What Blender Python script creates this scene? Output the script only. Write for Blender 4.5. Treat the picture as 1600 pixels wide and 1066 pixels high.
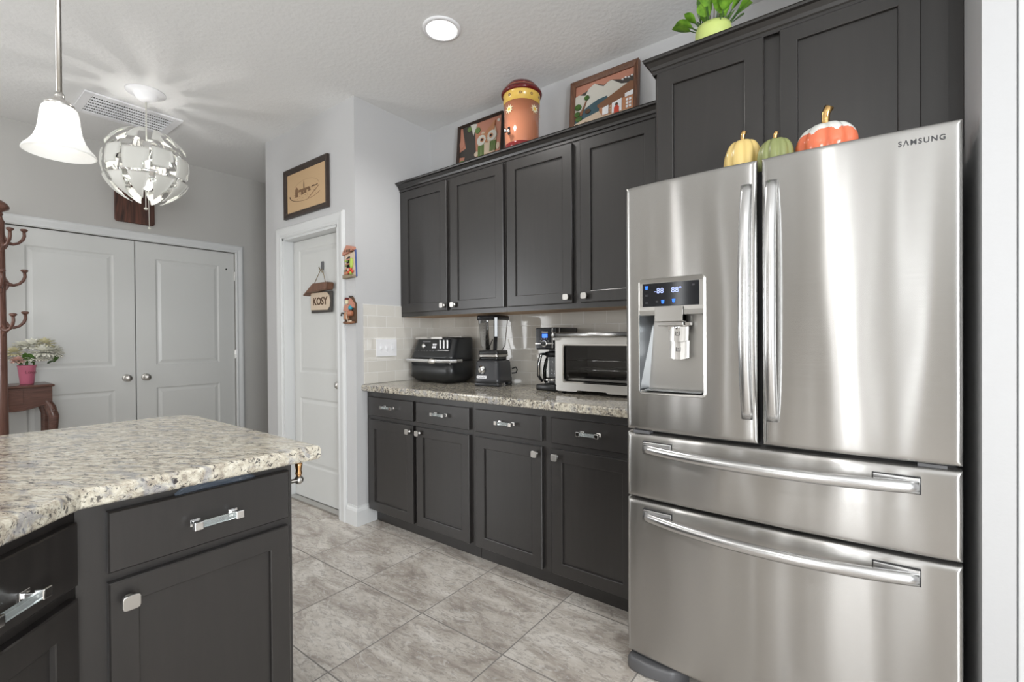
import bpy, bmesh, math, random
from mathutils import Vector, Matrix
PI = math.pi
R = math.radians
for o in list(bpy.data.objects):
    bpy.data.objects.remove(o)
scene = bpy.context.scene
COL = scene.collection

# ---------------------------------------------------------------- camera
EYE = 1.25
cam_d = bpy.data.cameras.new('camera')
cam_d.sensor_width = 36.0
cam_d.lens = 726.4 * 36 / 1600
cam_d.clip_start = 0.02
cam = bpy.data.objects.new('camera', cam_d)
COL.objects.link(cam)
yaw, pitch, roll = R(-37.095), R(-.379), R(-.410)
fw = Vector((math.sin(yaw) * math.cos(pitch), math.cos(yaw) * math.cos(pitch), math.sin(pitch)))
rt = Vector((math.cos(yaw), -math.sin(yaw), 0))
up = rt.cross(fw)
r2 = math.cos(roll) * rt + math.sin(roll) * up
u2 = -math.sin(roll) * rt + math.cos(roll) * up
cam.matrix_world = Matrix(((r2.x, u2.x, -fw.x, 0), (r2.y, u2.y, -fw.y, 0), (r2.z, u2.z, -fw.z, EYE), (0, 0, 0, 1)))
scene.camera = cam

# ---------------------------------------------------------------- world, lights, exposure
scene.view_settings.view_transform = 'Standard'
scene.view_settings.look = 'None'
scene.view_settings.gamma = 1
scene.view_settings.use_curve_mapping = False
scene.view_settings.exposure = 0.34
world = bpy.data.worlds.new('world')
scene.world = world
world.use_nodes = True
world.node_tree.nodes['Background'].inputs[0].default_value = (.92, .96, 1, 1)
world.node_tree.nodes['Background'].inputs[1].default_value = 1.6
CEIL = 2.87

def light(name, kind, loc, energy, color=(1, 1, 1), size=.1, size_y=None, target=None, spot=None):
    d = bpy.data.lights.new(name, kind)
    d.energy = energy
    d.color = color
    if kind == 'AREA':
        d.size = size
        if size_y:
            d.shape = 'RECTANGLE'
            d.size_y = size_y
    else:
        d.shadow_soft_size = size
    if spot:
        d.spot_size = spot
        d.spot_blend = .6
    o = bpy.data.objects.new(name, d)
    COL.objects.link(o)
    o.location = loc
    if target:
        o.rotation_euler = (Vector(target) - Vector(loc)).to_track_quat('-Z', 'Y').to_euler()
    return o

# added daylight through unseen windows behind the camera (south, east and west walls)
STREAK_WINS = [(-2.55, .13, 4), (-1.30, .05, 1.1), (-.30, .04, 1.2), (.0, .09, 6), (.27, .09, 6), (.62, .05, 1.6), (1.15, .16, 3)]  # unseen slit windows added for the bright streaks on the refrigerator
for wx, ww, we in STREAK_WINS:
    light('window_daylight', 'AREA', (wx, -3.32, 1.25), we * 1.15, (.98, .99, 1), ww, 2.3, (wx, 0, 1.7))
light('window_daylight', 'AREA', (2.72, -.9, 1.42), 125, (.94, .975, 1), 1.5, 1.9, (0, -.9, 2.2))  # added unseen daylight from the east, for room light
light('window_daylight', 'AREA', (-4.92, -1.9, 1.42), 45, (.97, .985, 1), 1.4, 1.9, (0, -1.5, 2.2))  # added unseen daylight from the west, fills the room
# first recessed ceiling lamp is in view, the other four added as room light
CANS = [(-1.757, 1.733), (-.15, -.55), (-1.757, -1.0), (2.0, -1.7), (-3.6, -1.2)]
for cx, cy in CANS:
    light('recessed_lamp_light', 'SPOT', (cx, cy, CEIL - .035), 30, (1, .975, .94), .07, target=(cx, cy, 0), spot=R(150))
light('globe_bulb_light', 'POINT', (-3.735, .995, 2.385), 50, (1, .97, .92), .02)
light('pendant_bulb_light', 'POINT', (-1.9, .297, 1.865), 2.2, (1, .97, .93), .025)

# ---------------------------------------------------------------- node materials
def mat(name, color=(.5, .5, .5), rough=.5, metal=0.0, **kw):
    m = bpy.data.materials.new(name)
    m.use_nodes = True
    b = m.node_tree.nodes['Principled BSDF']
    b.inputs['Base Color'].default_value = (*color, 1)
    b.inputs['Roughness'].default_value = rough
    b.inputs['Metallic'].default_value = metal
    for k, v in kw.items():
        b.inputs[k.replace('_', ' ')].default_value = v
    return m

class NT:
    def __init__(self, m):
        self.t = m.node_tree
        self.b = self.t.nodes['Principled BSDF']
    def n(self, typ, **kw):
        o = self.t.nodes.new(typ)
        for k, v in kw.items():
            setattr(o, k, v)
        return o
    def l(self, a, b):
        self.t.links.new(a, b)
    def coords(self, scale=(1, 1, 1), loc=(0, 0, 0), rot=(0, 0, 0), world=False):
        g = self.n('ShaderNodeNewGeometry') if world else self.n('ShaderNodeTexCoord')
        mp = self.n('ShaderNodeMapping')
        mp.inputs['Scale'].default_value = scale
        mp.inputs['Location'].default_value = loc
        mp.inputs['Rotation'].default_value = rot
        self.l(g.outputs['Position' if world else 'Object'], mp.inputs['Vector'])
        return mp.outputs[0]
    def noise(self, vec, scale, detail=4, rough=.5, dist=0):
        o = self.n('ShaderNodeTexNoise')
        o.inputs['Scale'].default_value = scale
        o.inputs['Detail'].default_value = detail
        o.inputs['Roughness'].default_value = rough
        o.inputs['Distortion'].default_value = dist
        if vec is not None:
            self.l(vec, o.inputs['Vector'])
        return o.outputs['Fac']
    def ramp(self, fac, stops):
        o = self.n('ShaderNodeValToRGB')
        e = o.color_ramp.elements
        while len(e) < len(stops):
            e.new(.5)
        for i, (p, c) in enumerate(stops):
            e[i].position = p
            e[i].color = (*c, 1) if isinstance(c, tuple) else (c, c, c, 1)
        self.l(fac, o.inputs[0])
        return o.outputs[0]
    def mix(self, fac, a, b, blend='MIX'):
        o = self.n('ShaderNodeMix', data_type='RGBA', blend_type=blend)
        for s, v in ((o.inputs[0], fac), (o.inputs[6], a), (o.inputs[7], b)):
            if hasattr(v, 'is_linked'):
                self.l(v, s)
            elif isinstance(v, tuple):
                s.default_value = (*v, 1)
            else:
                s.default_value = v
        return o.outputs[2]
    def bump(self, h, strength=.3, dist=.002, normal=None):
        o = self.n('ShaderNodeBump')
        o.inputs['Strength'].default_value = strength
        o.inputs['Distance'].default_value = dist
        self.l(h, o.inputs['Height'])
        if normal:
            self.l(normal, o.inputs['Normal'])
        self.l(o.outputs[0], self.b.inputs['Normal'])
        return o.outputs[0]

def paint(name, color, scale=90, strength=.25, rough=.6):
    m = mat(name, color, rough)
    n = NT(m)
    n.bump(n.noise(n.coords(), scale, 3, .55), strength, .003)
    return m

MT = {}
MT['wall'] = paint('wall_paint', (.545, .545, .55), 70, .16)
MT['wall_far'] = paint('taupe_wall_paint', (.50, .49, .47), 70, .14)
MT['ceiling'] = paint('ceiling_texture', (.79, .79, .785), 38, .8, .8)
MT['wall_back_room'] = paint('beige_wall_paint', (.36, .335, .30), 70, .14)  # unseen south wall, darkened to tone the refrigerator reflections
MT['trim'] = mat('white_trim_paint', (.67, .68, .68), .3)
MT['door'] = mat('door_paint', (.63, .635, .62), .35)
MT['dark'] = mat('black_gap', (.01, .01, .01), .8)

def wood_dark():
    m = mat('espresso_cabinet', (.03, .027, .025), .34)
    n = NT(m)
    v = n.coords((14, 14, 1.2))
    f = n.noise(v, 3.0, 6, .6, .6)
    g = n.noise(n.coords((1, 1, 1)), 2.2, 2)
    c = n.ramp(f, [(.3, (.0125, .0105, .0095)), (.7, (.023, .0195, .0175))])
    n.l(n.mix(g, c, (.018, .0165, .0158)), n.b.inputs['Base Color'])
    n.b.inputs['Coat Weight'].default_value = .45
    n.b.inputs['Coat Roughness'].default_value = .3
    n.bump(f, .06, .001)
    return m
MT['cab'] = wood_dark()

def wood(name, a, b, rough=.35, scale=(22, 22, 1.5), sc=2.5):
    m = mat(name, a, rough)
    n = NT(m)
    f = n.noise(n.coords(scale), sc, 6, .65, 1.4)
    n.l(n.ramp(f, [(.32, a), (.68, b)]), n.b.inputs['Base Color'])
    return m
MT['rackwood'] = wood('mahogany', (.080, .034, .024), (.17, .082, .060), .28)
MT['tablewood'] = wood('mahogany_table', (.065, .028, .020), (.14, .066, .048), .25, (22, 2, 22))
MT['board'] = wood('walnut_board', (.02, .009, .007), (.16, .06, .038), .35, (14, 14, 1.4), 1.8)
MT['frame_dark'] = wood('dark_frame', (.018, .012, .009), (.05, .03, .022), .4)
MT['frame_brown'] = wood('brown_frame', (.10, .045, .026), (.19, .088, .05), .4)
MT['raw'] = wood('raw_ply', (.42, .26, .15), (.60, .42, .27), .6, (2, 25, 25))

def granite(name, dark_amt, seed, stretch=(1, 1, 1), rot=0):
    m = mat(name, (.6, .57, .5), .09)
    n = NT(m)
    v = n.coords((1, 1, 1), (seed, seed, 0), (0, 0, rot))
    mp2 = n.n('ShaderNodeMapping')
    mp2.inputs['Scale'].default_value = stretch
    n.l(v, mp2.inputs['Vector'])
    v = mp2.outputs[0]
    a = n.noise(v, 55, 8, .7, .4)
    base = n.ramp(a, [(.32, (.17, .155, .14)), (.42, (.38, .335, .27)), (.52, (.54, .50, .41)), (.66, (.68, .65, .565))])
    b = n.noise(v, 95, 5, .75, .8)
    k = .40 + dark_amt
    blk = n.ramp(b, [(k - .03, 1.0), (k + .03, 0.0)])
    c = n.mix(blk, base, (.045, .04, .042))
    w = n.noise(v, 22, 5, .6, 1.0)
    gry = n.ramp(w, [(.53, 0.0), (.62, .6)])
    c = n.mix(gry, c, (.26, .265, .29))
    lg = n.noise(v, 6, 3, .6)
    c = n.mix(n.ramp(lg, [(.45, 0.0), (.7, .25)]), c, (.74, .70, .58))
    n.l(c, n.b.inputs['Base Color'])
    n.b.inputs['Specular IOR Level'].default_value = .6
    return m
MT['granite_w'] = granite('granite_wall_run', .065, 3.1, (1, 1, 1))
MT['granite_i'] = granite('granite_peninsula', .030, 9.7, (.42, 1.15, 1), R(-28))

def tilefloor():
    m = mat('stone_floor_tile', (.5, .48, .45), .26)
    n = NT(m)
    S = .466
    v = n.coords((1, 1, 1), (1.605 + S * 20, -1.429 + S * 20, 0), world=True)
    br = n.n('ShaderNodeTexBrick')
    br.offset = 0.0
    br.inputs['Scale'].default_value = 1
    br.inputs['Brick Width'].default_value = S
    br.inputs['Row Height'].default_value = S
    br.inputs['Mortar Size'].default_value = .0032
    br.inputs['Mortar Smooth'].default_value = .15
    br.inputs['Color1'].default_value = (0, 0, 0, 1)
    br.inputs['Color2'].default_value = (1, 1, 1, 1)
    br.inputs['Mortar'].default_value = (.5, .5, .5, 1)
    n.l(v, br.inputs['Vector'])
    # per-tile offset so that the stone pattern breaks at the joints
    add = n.n('ShaderNodeVectorMath', operation='MULTIPLY_ADD')
    n.l(br.outputs['Color'], add.inputs[0])
    add.inputs[1].default_value = (7, 3, 5)
    rotm = n.n('ShaderNodeMapping')
    rotm.inputs['Rotation'].default_value = (0, 0, R(-52))
    rotm.inputs['Scale'].default_value = (1.0, 2.6, 1)
    n.l(v, rotm.inputs['Vector'])
    n.l(rotm.outputs[0], add.inputs[2])
    p = add.outputs[0]
    f = n.noise(p, 3.0, 9, .62, 1.0)
    c = n.ramp(f, [(.30, (.27, .235, .205)), (.44, (.45, .405, .36)), (.56, (.58, .54, .49)), (.72, (.72, .685, .64))])
    h = n.noise(p, 14, 8, .7, 2.0)
    c = n.mix(n.ramp(h, [(.42, .55), (.5, 0.0)]), c, (.27, .245, .225))
    c = n.mix(n.ramp(n.noise(p, 9, 6, .65, 3.5), [(.55, 0.0), (.66, .5)]), c, (.70, .685, .66))
    c = n.mix(br.outputs['Fac'], c, (.22, .205, .19))
    n.l(c, n.b.inputs['Base Color'])
    n.l(n.ramp(br.outputs['Fac'], [(0, .24), (1, .8)]), n.b.inputs['Roughness'])
    inv = n.ramp(br.outputs['Fac'], [(0, 1.0), (1, 0.0)])
    n.bump(inv, .5, .002)
    return m
MT['floor'] = tilefloor()

def subway(name, rot, ox, oz):
    m = mat(name, (.6, .57, .52), .07)
    n = NT(m)
    v0 = n.coords((1, 1, 1), world=True)
    sep = n.n('ShaderNodeSeparateXYZ')
    n.l(v0, sep.inputs[0])
    cmb = n.n('ShaderNodeCombineXYZ')
    n.l(sep.outputs['Y' if rot else 'X'], cmb.inputs[0])
    n.l(sep.outputs['Z'], cmb.inputs[1])
    off = n.n('ShaderNodeVectorMath', operation='ADD')
    off.inputs[1].default_value = (ox + 3.2, oz + 2 * .0778 * 6, 0)
    n.l(cmb.outputs[0], off.inputs[0])
    br = n.n('ShaderNodeTexBrick')
    br.inputs['Scale'].default_value = 1
    br.inputs['Brick Width'].default_value = .1555
    br.inputs['Row Height'].default_value = .0778
    br.inputs['Mortar Size'].default_value = .0016
    br.inputs['Mortar Smooth'].default_value = .3
    br.inputs['Color1'].default_value = (.63, .605, .555, 1)
    br.inputs['Color2'].default_value = (.68, .655, .605, 1)
    br.inputs['Mortar'].default_value = (.87, .86, .84, 1)
    n.l(off.outputs[0], br.inputs['Vector'])
    n.l(br.outputs['Color'], n.b.inputs['Base Color'])
    inv = n.ramp(br.outputs['Fac'], [(0, 1.0), (1, 0.0)])
    wob = n.noise(n.coords((1, 1, 1), world=True), 18, 2)
    h = n.mix(.12, inv, wob)
    n.bump(h, .5, .002)
    return m
MT['tile_n'] = subway('subway_tile', False, 0.03, -.942)
MT['tile_r'] = subway('subway_tile_return', True, 0, -.942)

def steel(name='brushed_steel', rough=.25, an=1.0, col=(.50, .492, .478), warp=True):
    m = mat(name, col, rough, 1.0)
    n = NT(m)
    n.b.inputs['Anisotropic'].default_value = an
    n.b.inputs['Anisotropic Rotation'].default_value = .25
    c = n.n('ShaderNodeCombineXYZ')
    c.inputs[0].default_value = 1
    n.l(c.outputs[0], n.b.inputs['Tangent'])
    fine = n.noise(n.coords((3, 3, 900)), 1.0, 3, .6)
    n.l(n.ramp(fine, [(.35, rough - .012), (.65, rough + .018)]), n.b.inputs['Roughness'])
    if warp:
        w = n.noise(n.coords((3.2, 1, .55), (2.3, 0, .4)), 1.6, 1, .4)
        n.bump(w, .6, .016)
    return m
MT['steel'] = steel()
MT['steel_s'] = steel('brushed_steel_small', .3, .5, (.50, .49, .47), False)
MT['handle'] = mat('satin_handle', (.66, .66, .66), .27, 1.0)
MT['nickel'] = mat('satin_nickel', (.60, .585, .56), .28, 1.0)
MT['chrome'] = mat('chrome', (.82, .82, .82), .06, 1.0)
MT['steel_dark'] = mat('dispenser_recess', (.33, .345, .36), .3, .9)
MT['fridge_side'] = mat('grey_fridge_side', (.055, .06, .065), .5, .2)
MT['gasket'] = mat('gasket', (.02, .02, .022), .6)
MT['black'] = mat('black_plastic', (.013, .014, .015), .32)
MT['blackgloss'] = mat('gloss_black', (.007, .008, .011), .08)
MT['grey_pl'] = mat('dark_grey_plastic', (.045, .046, .05), .3, .3)
MT['greyfoot'] = mat('grey_foot_plastic', (.11, .11, .115), .35)
def thin_glass(name, tint, ior=1.5):
    m = mat(name, (1, 1, 1), .05)
    n = NT(m)
    tr = n.n('ShaderNodeBsdfTransparent'); tr.inputs[0].default_value = (*tint, 1)
    gs = n.n('ShaderNodeBsdfGlossy'); gs.inputs['Roughness'].default_value = .03
    fr_ = n.n('ShaderNodeFresnel'); fr_.inputs[0].default_value = ior
    mx = n.n('ShaderNodeMixShader')
    n.l(fr_.outputs[0], mx.inputs[0]); n.l(tr.outputs[0], mx.inputs[1]); n.l(gs.outputs[0], mx.inputs[2])
    n.l(mx.outputs[0], n.t.nodes['Material Output'].inputs[0])
    return m
MT['glass'] = thin_glass('clear_glass', (.95, .955, .96))
MT['acrylic'] = mat('clear_acrylic', (.9, .97, .97), .03, 0, Transmission_Weight=.85, IOR=1.45)
MT['letter'] = mat('grey_lettering', (.06, .06, .065), .4, .5)
MT['white'] = mat('white_plastic', (.87, .87, .89), .3)
MT['blue_led'] = mat('blue_display', (.02, .08, .4), .3, 0, Emission_Color=(.03, .18, 1, 1), Emission_Strength=1.1)
MT['led_txt'] = mat('display_digits', (.3, .35, .6), .3, 0, Emission_Color=(.35, .42, .85, 1), Emission_Strength=.8)
MT['gold'] = mat('gold_glaze', (.80, .50, .20), .16, 1.0)
MT['brass'] = mat('brass', (.72, .42, .20), .2, 1.0)
MT['p_yellow'] = mat('yellow_glaze', (.78, .58, .22), .22)
MT['p_green'] = mat('green_glaze', (.27, .30, .12), .3)
MT['p_orange'] = mat('orange_glaze', (.82, .20, .10), .12)
MT['p_white'] = mat('white_glaze', (.78, .78, .74), .12)
MT['terra'] = mat('terracotta_glaze', (.40, .155, .085), .13)
MT['maroon'] = mat('maroon_glaze', (.13, .012, .012), .13)
MT['bandy'] = mat('yellow_band', (.76, .50, .11), .16)
MT['cream'] = mat('cream_paint', (.78, .70, .48), .35)
MT['planter'] = mat('lime_pot', (.60, .70, .22), .35)
MT['pink'] = mat('pink_pot', (.56, .16, .24), .25)
MT['pinktxt'] = mat('maroon_script', (.20, .03, .05), .4)
MT['soil'] = mat('moss', (.05, .06, .02), .9)
MT['petal_w'] = mat('white_petal', (.90, .89, .80), .6, 0, Subsurface_Weight=.0)
MT['petal_p'] = mat('pink_petal', (.75, .50, .43), .6)
MT['petal_y'] = mat('cream_petal', (.76, .72, .50), .6)
MT['paper'] = mat('tan_paper', (.56, .385, .22), .8)
MT['ink'] = mat('brown_ink', (.22, .125, .065), .8)
MT['ink2'] = mat('dark_brown_ink', (.10, .055, .03), .8)
MT['salmon'] = mat('salmon_clay', (.50, .225, .155), .6)
MT['charc'] = mat('charcoal_clay', (.055, .048, .042), .6)
MT['stonew'] = mat('mountain_white', (.62, .60, .54), .6)
MT['teal'] = mat('teal_clay', (.045, .095, .12), .5)
MT['roofb'] = mat('roof_brown', (.22, .10, .05), .6)
MT['orangec'] = mat('orange_clay', (.48, .22, .11), .55)
MT['red'] = mat('red_clay', (.60, .06, .03), .5)
MT['greenc'] = mat('green_clay', (.14, .22, .07), .5)
MT['limec'] = mat('lime_clay', (.38, .50, .08), .4)
MT['beige'] = mat('beige_clay', (.62, .50, .38), .6)
MT['bluec'] = mat('blue_clay', (.08, .12, .30), .5)
MT['turq'] = mat('turquoise_clay', (.04, .30, .40), .3)
MT['rope'] = mat('jute_rope', (.28, .23, .16), .9)
MT['duct'] = mat('duct_grey', (.10, .10, .10), .8)
MT['bag'] = mat('thin_plastic_bag', (.10, .12, .15), .18, 0, Transmission_Weight=.3)

def leafmat(name, a, b):
    m = mat(name, a, .4)
    n = NT(m)
    f = n.noise(n.coords(), 28, 3)
    n.l(n.ramp(f, [(.35, a), (.65, b)]), n.b.inputs['Base Color'])
    return m
MT['leaf'] = leafmat('leaf_green', (.07, .20, .015), (.24, .48, .05))
MT['leaf_d'] = leafmat('leaf_dark', (.025, .07, .01), (.07, .16, .025))

def lampglass():
    m = mat('frosted_shade', (.90, .90, .89), .5)
    n = NT(m)
    t = n.n('ShaderNodeBsdfTranslucent')
    t.inputs[0].default_value = (.96, .96, .95, 1)
    mx = n.n('ShaderNodeMixShader')
    mx.inputs[0].default_value = .55
    out = n.t.nodes['Material Output']
    n.l(n.b.outputs[0], mx.inputs[1])
    n.l(t.outputs[0], mx.inputs[2])
    n.l(mx.outputs[0], out.inputs[0])
    return m
MT['shade'] = lampglass()
MT['shell'] = mat('white_lamp_shell', (.72, .72, .68), .45)
MT['shellchrome'] = mat('silver_lamp_shell', (.75, .75, .74), .12, 1.0)
MT['cord'] = mat('white_cord', (.75, .74, .66), .5)
MT['emit'] = mat('lamp_diffuser', (1, 1, 1), .5, 0, Emission_Color=(1, .99, .97, 1), Emission_Strength=9.0)
MT['bulb'] = mat('lit_bulb', (1, 1, 1), .5, 0, Emission_Color=(1, .97, .92, 1), Emission_Strength=7.0)
MT['glassdark'] = thin_glass('oven_glass', (.82, .82, .82), 1.4)
MT['oven_in'] = mat('oven_interior', (.06, .052, .048), .35, .3)

# ---------------------------------------------------------------- mesh helpers
class M:
    def __init__(self):
        self.bm = bmesh.new()
        self.T = Matrix.Identity(4)
        self.mi = 0
    def _fin(self, vs, fs, smooth):
        for v in vs:
            v.co = self.T @ v.co
        for f in fs:
            f.material_index = self.mi
            f.smooth = smooth
    def box(self, x0, x1, y0, y1, z0, z1, bev=0.0, seg=2):
        if x1 < x0: x0, x1 = x1, x0
        if y1 < y0: y0, y1 = y1, y0
        if z1 < z0: z0, z1 = z1, z0
        t = bmesh.new()
        vs = [t.verts.new((x, y, z)) for z in (z0, z1) for y in (y0, y1) for x in (x0, x1)]
        for q in ((0, 2, 3, 1), (4, 5, 7, 6), (0, 1, 5, 4), (2, 6, 7, 3), (0, 4, 6, 2), (1, 3, 7, 5)):
            t.faces.new([vs[i] for i in q])
        if bev:
            bmesh.ops.bevel(t, geom=list(t.edges), offset=min(bev, .49 * min(x1 - x0, y1 - y0, z1 - z0)), segments=seg, affect='EDGES', profile=.5)
        self.merge(t, bev > .004)
        return self
    def merge(self, t, smooth=False):
        mp = {}
        for v in t.verts:
            mp[v] = self.bm.verts.new(self.T @ v.co)
        for f in t.faces:
            try:
                g = self.bm.faces.new([mp[v] for v in f.verts])
                g.material_index = self.mi
                g.smooth = smooth
            except ValueError:
                pass
        t.free()
    def prism(self, pts, a, b, axis='z', bev=0.0, seg=2, smooth=False):
        """2-D outline extruded: axis z -> (x,y), axis y -> (x,z), axis x -> (y,z)."""
        t = bmesh.new()
        def P(p, h):
            return {'z': (p[0], p[1], h), 'y': (p[0], h, p[1]), 'x': (h, p[0], p[1])}[axis]
        lo = [t.verts.new(P(p, a)) for p in pts]
        hi = [t.verts.new(P(p, b)) for p in pts]
        n = len(pts)
        f0 = t.faces.new(lo[::-1]); f1 = t.faces.new(hi)
        for i in range(n):
            t.faces.new((lo[i], lo[(i + 1) % n], hi[(i + 1) % n], hi[i]))
        bmesh.ops.recalc_face_normals(t, faces=t.faces)
        if bev:
            ed = [e for e in t.edges if (e in f0.edges) or (e in f1.edges)]
            bmesh.ops.bevel(t, geom=ed, offset=bev, segments=seg, affect='EDGES', profile=.5)
        self.merge(t, smooth)
        return self
    def lathe(self, prof, c=(0, 0, 0), axis='z', n=32, smooth=True, ribs=None, cap=True):
        rings = []
        for r, h in prof:
            ring = []
            for i in range(n):
                a = 2 * PI * i / n
                rr = r * (ribs(a, h) if ribs else 1)
                p = {'z': (rr * math.cos(a), rr * math.sin(a), h), 'y': (rr * math.cos(a), h, rr * math.sin(a)), 'x': (h, rr * math.cos(a), rr * math.sin(a))}[axis]
                ring.append(self.bm.verts.new(self.T @ (Vector(p) + Vector(c))))
            rings.append(ring)
        for a, b in zip(rings, rings[1:]):
            for i in range(n):
                f = self.bm.faces.new((a[i], a[(i + 1) % n], b[(i + 1) % n], b[i]))
                f.smooth = smooth
                f.material_index = self.mi
        if cap:
            for ring in (rings[0], rings[-1]):
                if prof[0][0] > 1e-4 or ring is rings[-1]:
                    try:
                        f = self.bm.faces.new(ring)
                        f.material_index = self.mi
                    except ValueError:
                        pass
        return self
    def tube(self, pts, r, n=10, cap=True, flat=1.0):
        pts = [Vector(p) for p in pts]
        rr = r if isinstance(r, (list, tuple)) else [r] * len(pts)
        up = Vector((0, 0, 1))
        rings = []
        prev = None
        for i, p in enumerate(pts):
            d = (pts[min(i + 1, len(pts) - 1)] - pts[max(i - 1, 0)]).normalized()
            if prev is None:
                u = d.cross(up)
                if u.length < .05:
                    u = d.cross(Vector((1, 0, 0)))
            else:
                u = prev - d * prev.dot(d)
            u.normalize()
            w = d.cross(u)
            prev = u
            ring = [self.bm.verts.new(self.T @ (p + rr[i] * (math.cos(2 * PI * k / n) * u + flat * math.sin(2 * PI * k / n) * w))) for k in range(n)]
            rings.append(ring)
        for a, b in zip(rings, rings[1:]):
            for i in range(n):
                f = self.bm.faces.new((a[i], a[(i + 1) % n], b[(i + 1) % n], b[i]))
                f.smooth = True
                f.material_index = self.mi
        if cap:
            for ring in (rings[0], rings[-1]):
                f = self.bm.faces.new(ring)
                f.material_index = self.mi
        return self
    def sphere(self, c, r, n=16, m=10, sc=(1, 1, 1)):
        prof = [(max(1e-5, r * math.sin(PI * i / m)), -r * math.cos(PI * i / m)) for i in range(m + 1)]
        T = self.T
        self.T = T @ Matrix.Translation(Vector(c)) @ Matrix.Diagonal((*sc, 1))
        self.lathe(prof, n=n, cap=False)
        self.T = T
        return self
    def quad(self, *ps, smooth=False):
        vs = [self.bm.verts.new(self.T @ Vector(p)) for p in ps]
        f = self.bm.faces.new(vs)
        f.material_index = self.mi
        f.smooth = smooth
        return self
    def sweep(self, path, prof, side=1):
        """profile (out, z) along an open 2-D path with mitred corners; side=+1 puts 'out' on the right hand of travel."""
        pts = [Vector(p) for p in path]
        n = len(pts)
        cols = []
        for i, p in enumerate(pts):
            ds = []
            if i > 0: ds.append((pts[i] - pts[i - 1]).normalized())
            if i < n - 1: ds.append((pts[i + 1] - pts[i]).normalized())
            ns = [Vector((d.y, -d.x)) * side for d in ds]
            if len(ns) == 2:
                b = (ns[0] + ns[1]).normalized()
                k = 1 / max(.2, b.dot(ns[0]))
            else:
                b, k = ns[0], 1
            cols.append([self.bm.verts.new(self.T @ Vector((p.x + b.x * k * o, p.y + b.y * k * o, z))) for o, z in prof])
        m = len(prof)
        fs = []
        for a, b in zip(cols, cols[1:]):
            for j in range(m):
                fs.append(self.bm.faces.new((a[j], a[(j + 1) % m], b[(j + 1) % m], b[j])))
        fs.append(self.bm.faces.new(cols[0]))
        fs.append(self.bm.faces.new(cols[-1]))
        for f in fs:
            f.material_index = self.mi
        return self
    def slab(self, x0, x1, z0, z1, t, panels, rings, edge=.003):
        """door leaf: front at y=0 facing -y, back at y=t; panels=[(x0,x1,z0,z1)] stacked; rings=[(inset, depth)]."""
        xs = [x0, panels[0][0], panels[0][1], x1] if panels else [x0, x1]
        zs = [z0]
        for p in panels:
            zs += [p[2], p[3]]
        zs.append(z1)
        ptop = {}
        def V(x, y, z):
            k = (round(x, 5), round(y, 5), round(z, 5))
            if k not in ptop:
                ptop[k] = self.bm.verts.new(self.T @ Vector((x, y, z)))
            return ptop[k]
        def F(*ps, sm=False):
            try:
                f = self.bm.faces.new([V(*p) for p in ps])
                f.material_index = self.mi
                f.smooth = sm
            except ValueError:
                pass
        e = edge
        def cl(v, a, b): return min(max(v, a + e), b - e)
        for i in range(len(xs) - 1):
            for j in range(len(zs) - 1):
                a, b = cl(xs[i], x0, x1), cl(xs[i + 1], x0, x1)
                c, d = cl(zs[j], z0, z1), cl(zs[j + 1], z0, z1)
                if i == 1 and j % 2 == 1 and panels:
                    po, pd = 0, 0
                    for ins, dep in rings:
                        A, B, C, D = a + po, b - po, c + po, d - po
                        A2, B2, C2, D2 = a + ins, b - ins, c + ins, d - ins
                        F((A, pd, C), (B, pd, C), (B2, dep, C2), (A2, dep, C2))
                        F((B, pd, C), (B, pd, D), (B2, dep, D2), (B2, dep, C2))
                        F((B, pd, D), (A, pd, D), (A2, dep, D2), (B2, dep, D2))
                        F((A, pd, D), (A, pd, C), (A2, dep, C2), (A2, dep, D2))
                        po, pd = ins, dep
                    F((a + po, pd, c + po), (b - po, pd, c + po), (b - po, pd, d - po), (a + po, pd, d - po))
                else:
                    F((a, 0, c), (b, 0, c), (b, 0, d), (a, 0, d))
        # eased edge + sides + back
        X = [cl(v, x0, x1) for v in xs]
        Z = [cl(v, z0, z1) for v in zs]
        F(*[(x, 0, Z[0]) for x in X], (x1, e, z0), (x0, e, z0))
        F(*[(x, 0, Z[-1]) for x in X][::-1], (x0, e, z1), (x1, e, z1))
        F(*[(X[0], 0, z) for z in Z], (x0, e, z1), (x0, e, z0))
        F(*[(X[-1], 0, z) for z in Z], (x1, e, z1), (x1, e, z0))
        F((x0, e, z0), (x1, e, z0), (x1, t, z0), (x0, t, z0))
        F((x0, e, z1), (x1, e, z1), (x1, t, z1), (x0, t, z1))
        F((x0, e, z0), (x0, e, z1), (x0, t, z1), (x0, t, z0))
        F((x1, e, z0), (x1, e, z1), (x1, t, z1), (x1, t, z0))
        F((x0, t, z0), (x1, t, z0), (x1, t, z1), (x0, t, z1))
        return self
    def build(self, name, mats, parent=None, recalc=True):
        if recalc:
            bmesh.ops.recalc_face_normals(self.bm, faces=self.bm.faces)
        me = bpy.data.meshes.new(name)
        self.bm.to_mesh(me)
        self.bm.free()
        for m in (mats if isinstance(mats, (list, tuple)) else [mats]):
            me.materials.append(MT[m] if isinstance(m, str) else m)
        o = bpy.data.objects.new(name, me)
        COL.objects.link(o)
        if parent:
            adopt(o, parent)
        return o

def adopt(o, parent):
    bpy.context.view_layer.update()
    o.parent = parent
    o.matrix_parent_inverse = parent.matrix_world.inverted()

def tag(o, label=None, cat=None, group=None, kind=None):
    if label: o['label'] = label
    if cat: o['category'] = cat
    if group: o['group'] = group
    if kind: o['kind'] = kind
    return o

def thing(name, label, cat, loc=(0, 0, 0), group=None):
    o = bpy.data.objects.new(name, None)
    o.empty_display_size = .05
    COL.objects.link(o)
    o.location = loc
    bpy.context.view_layer.update()
    return tag(o, label, cat, group)

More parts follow.
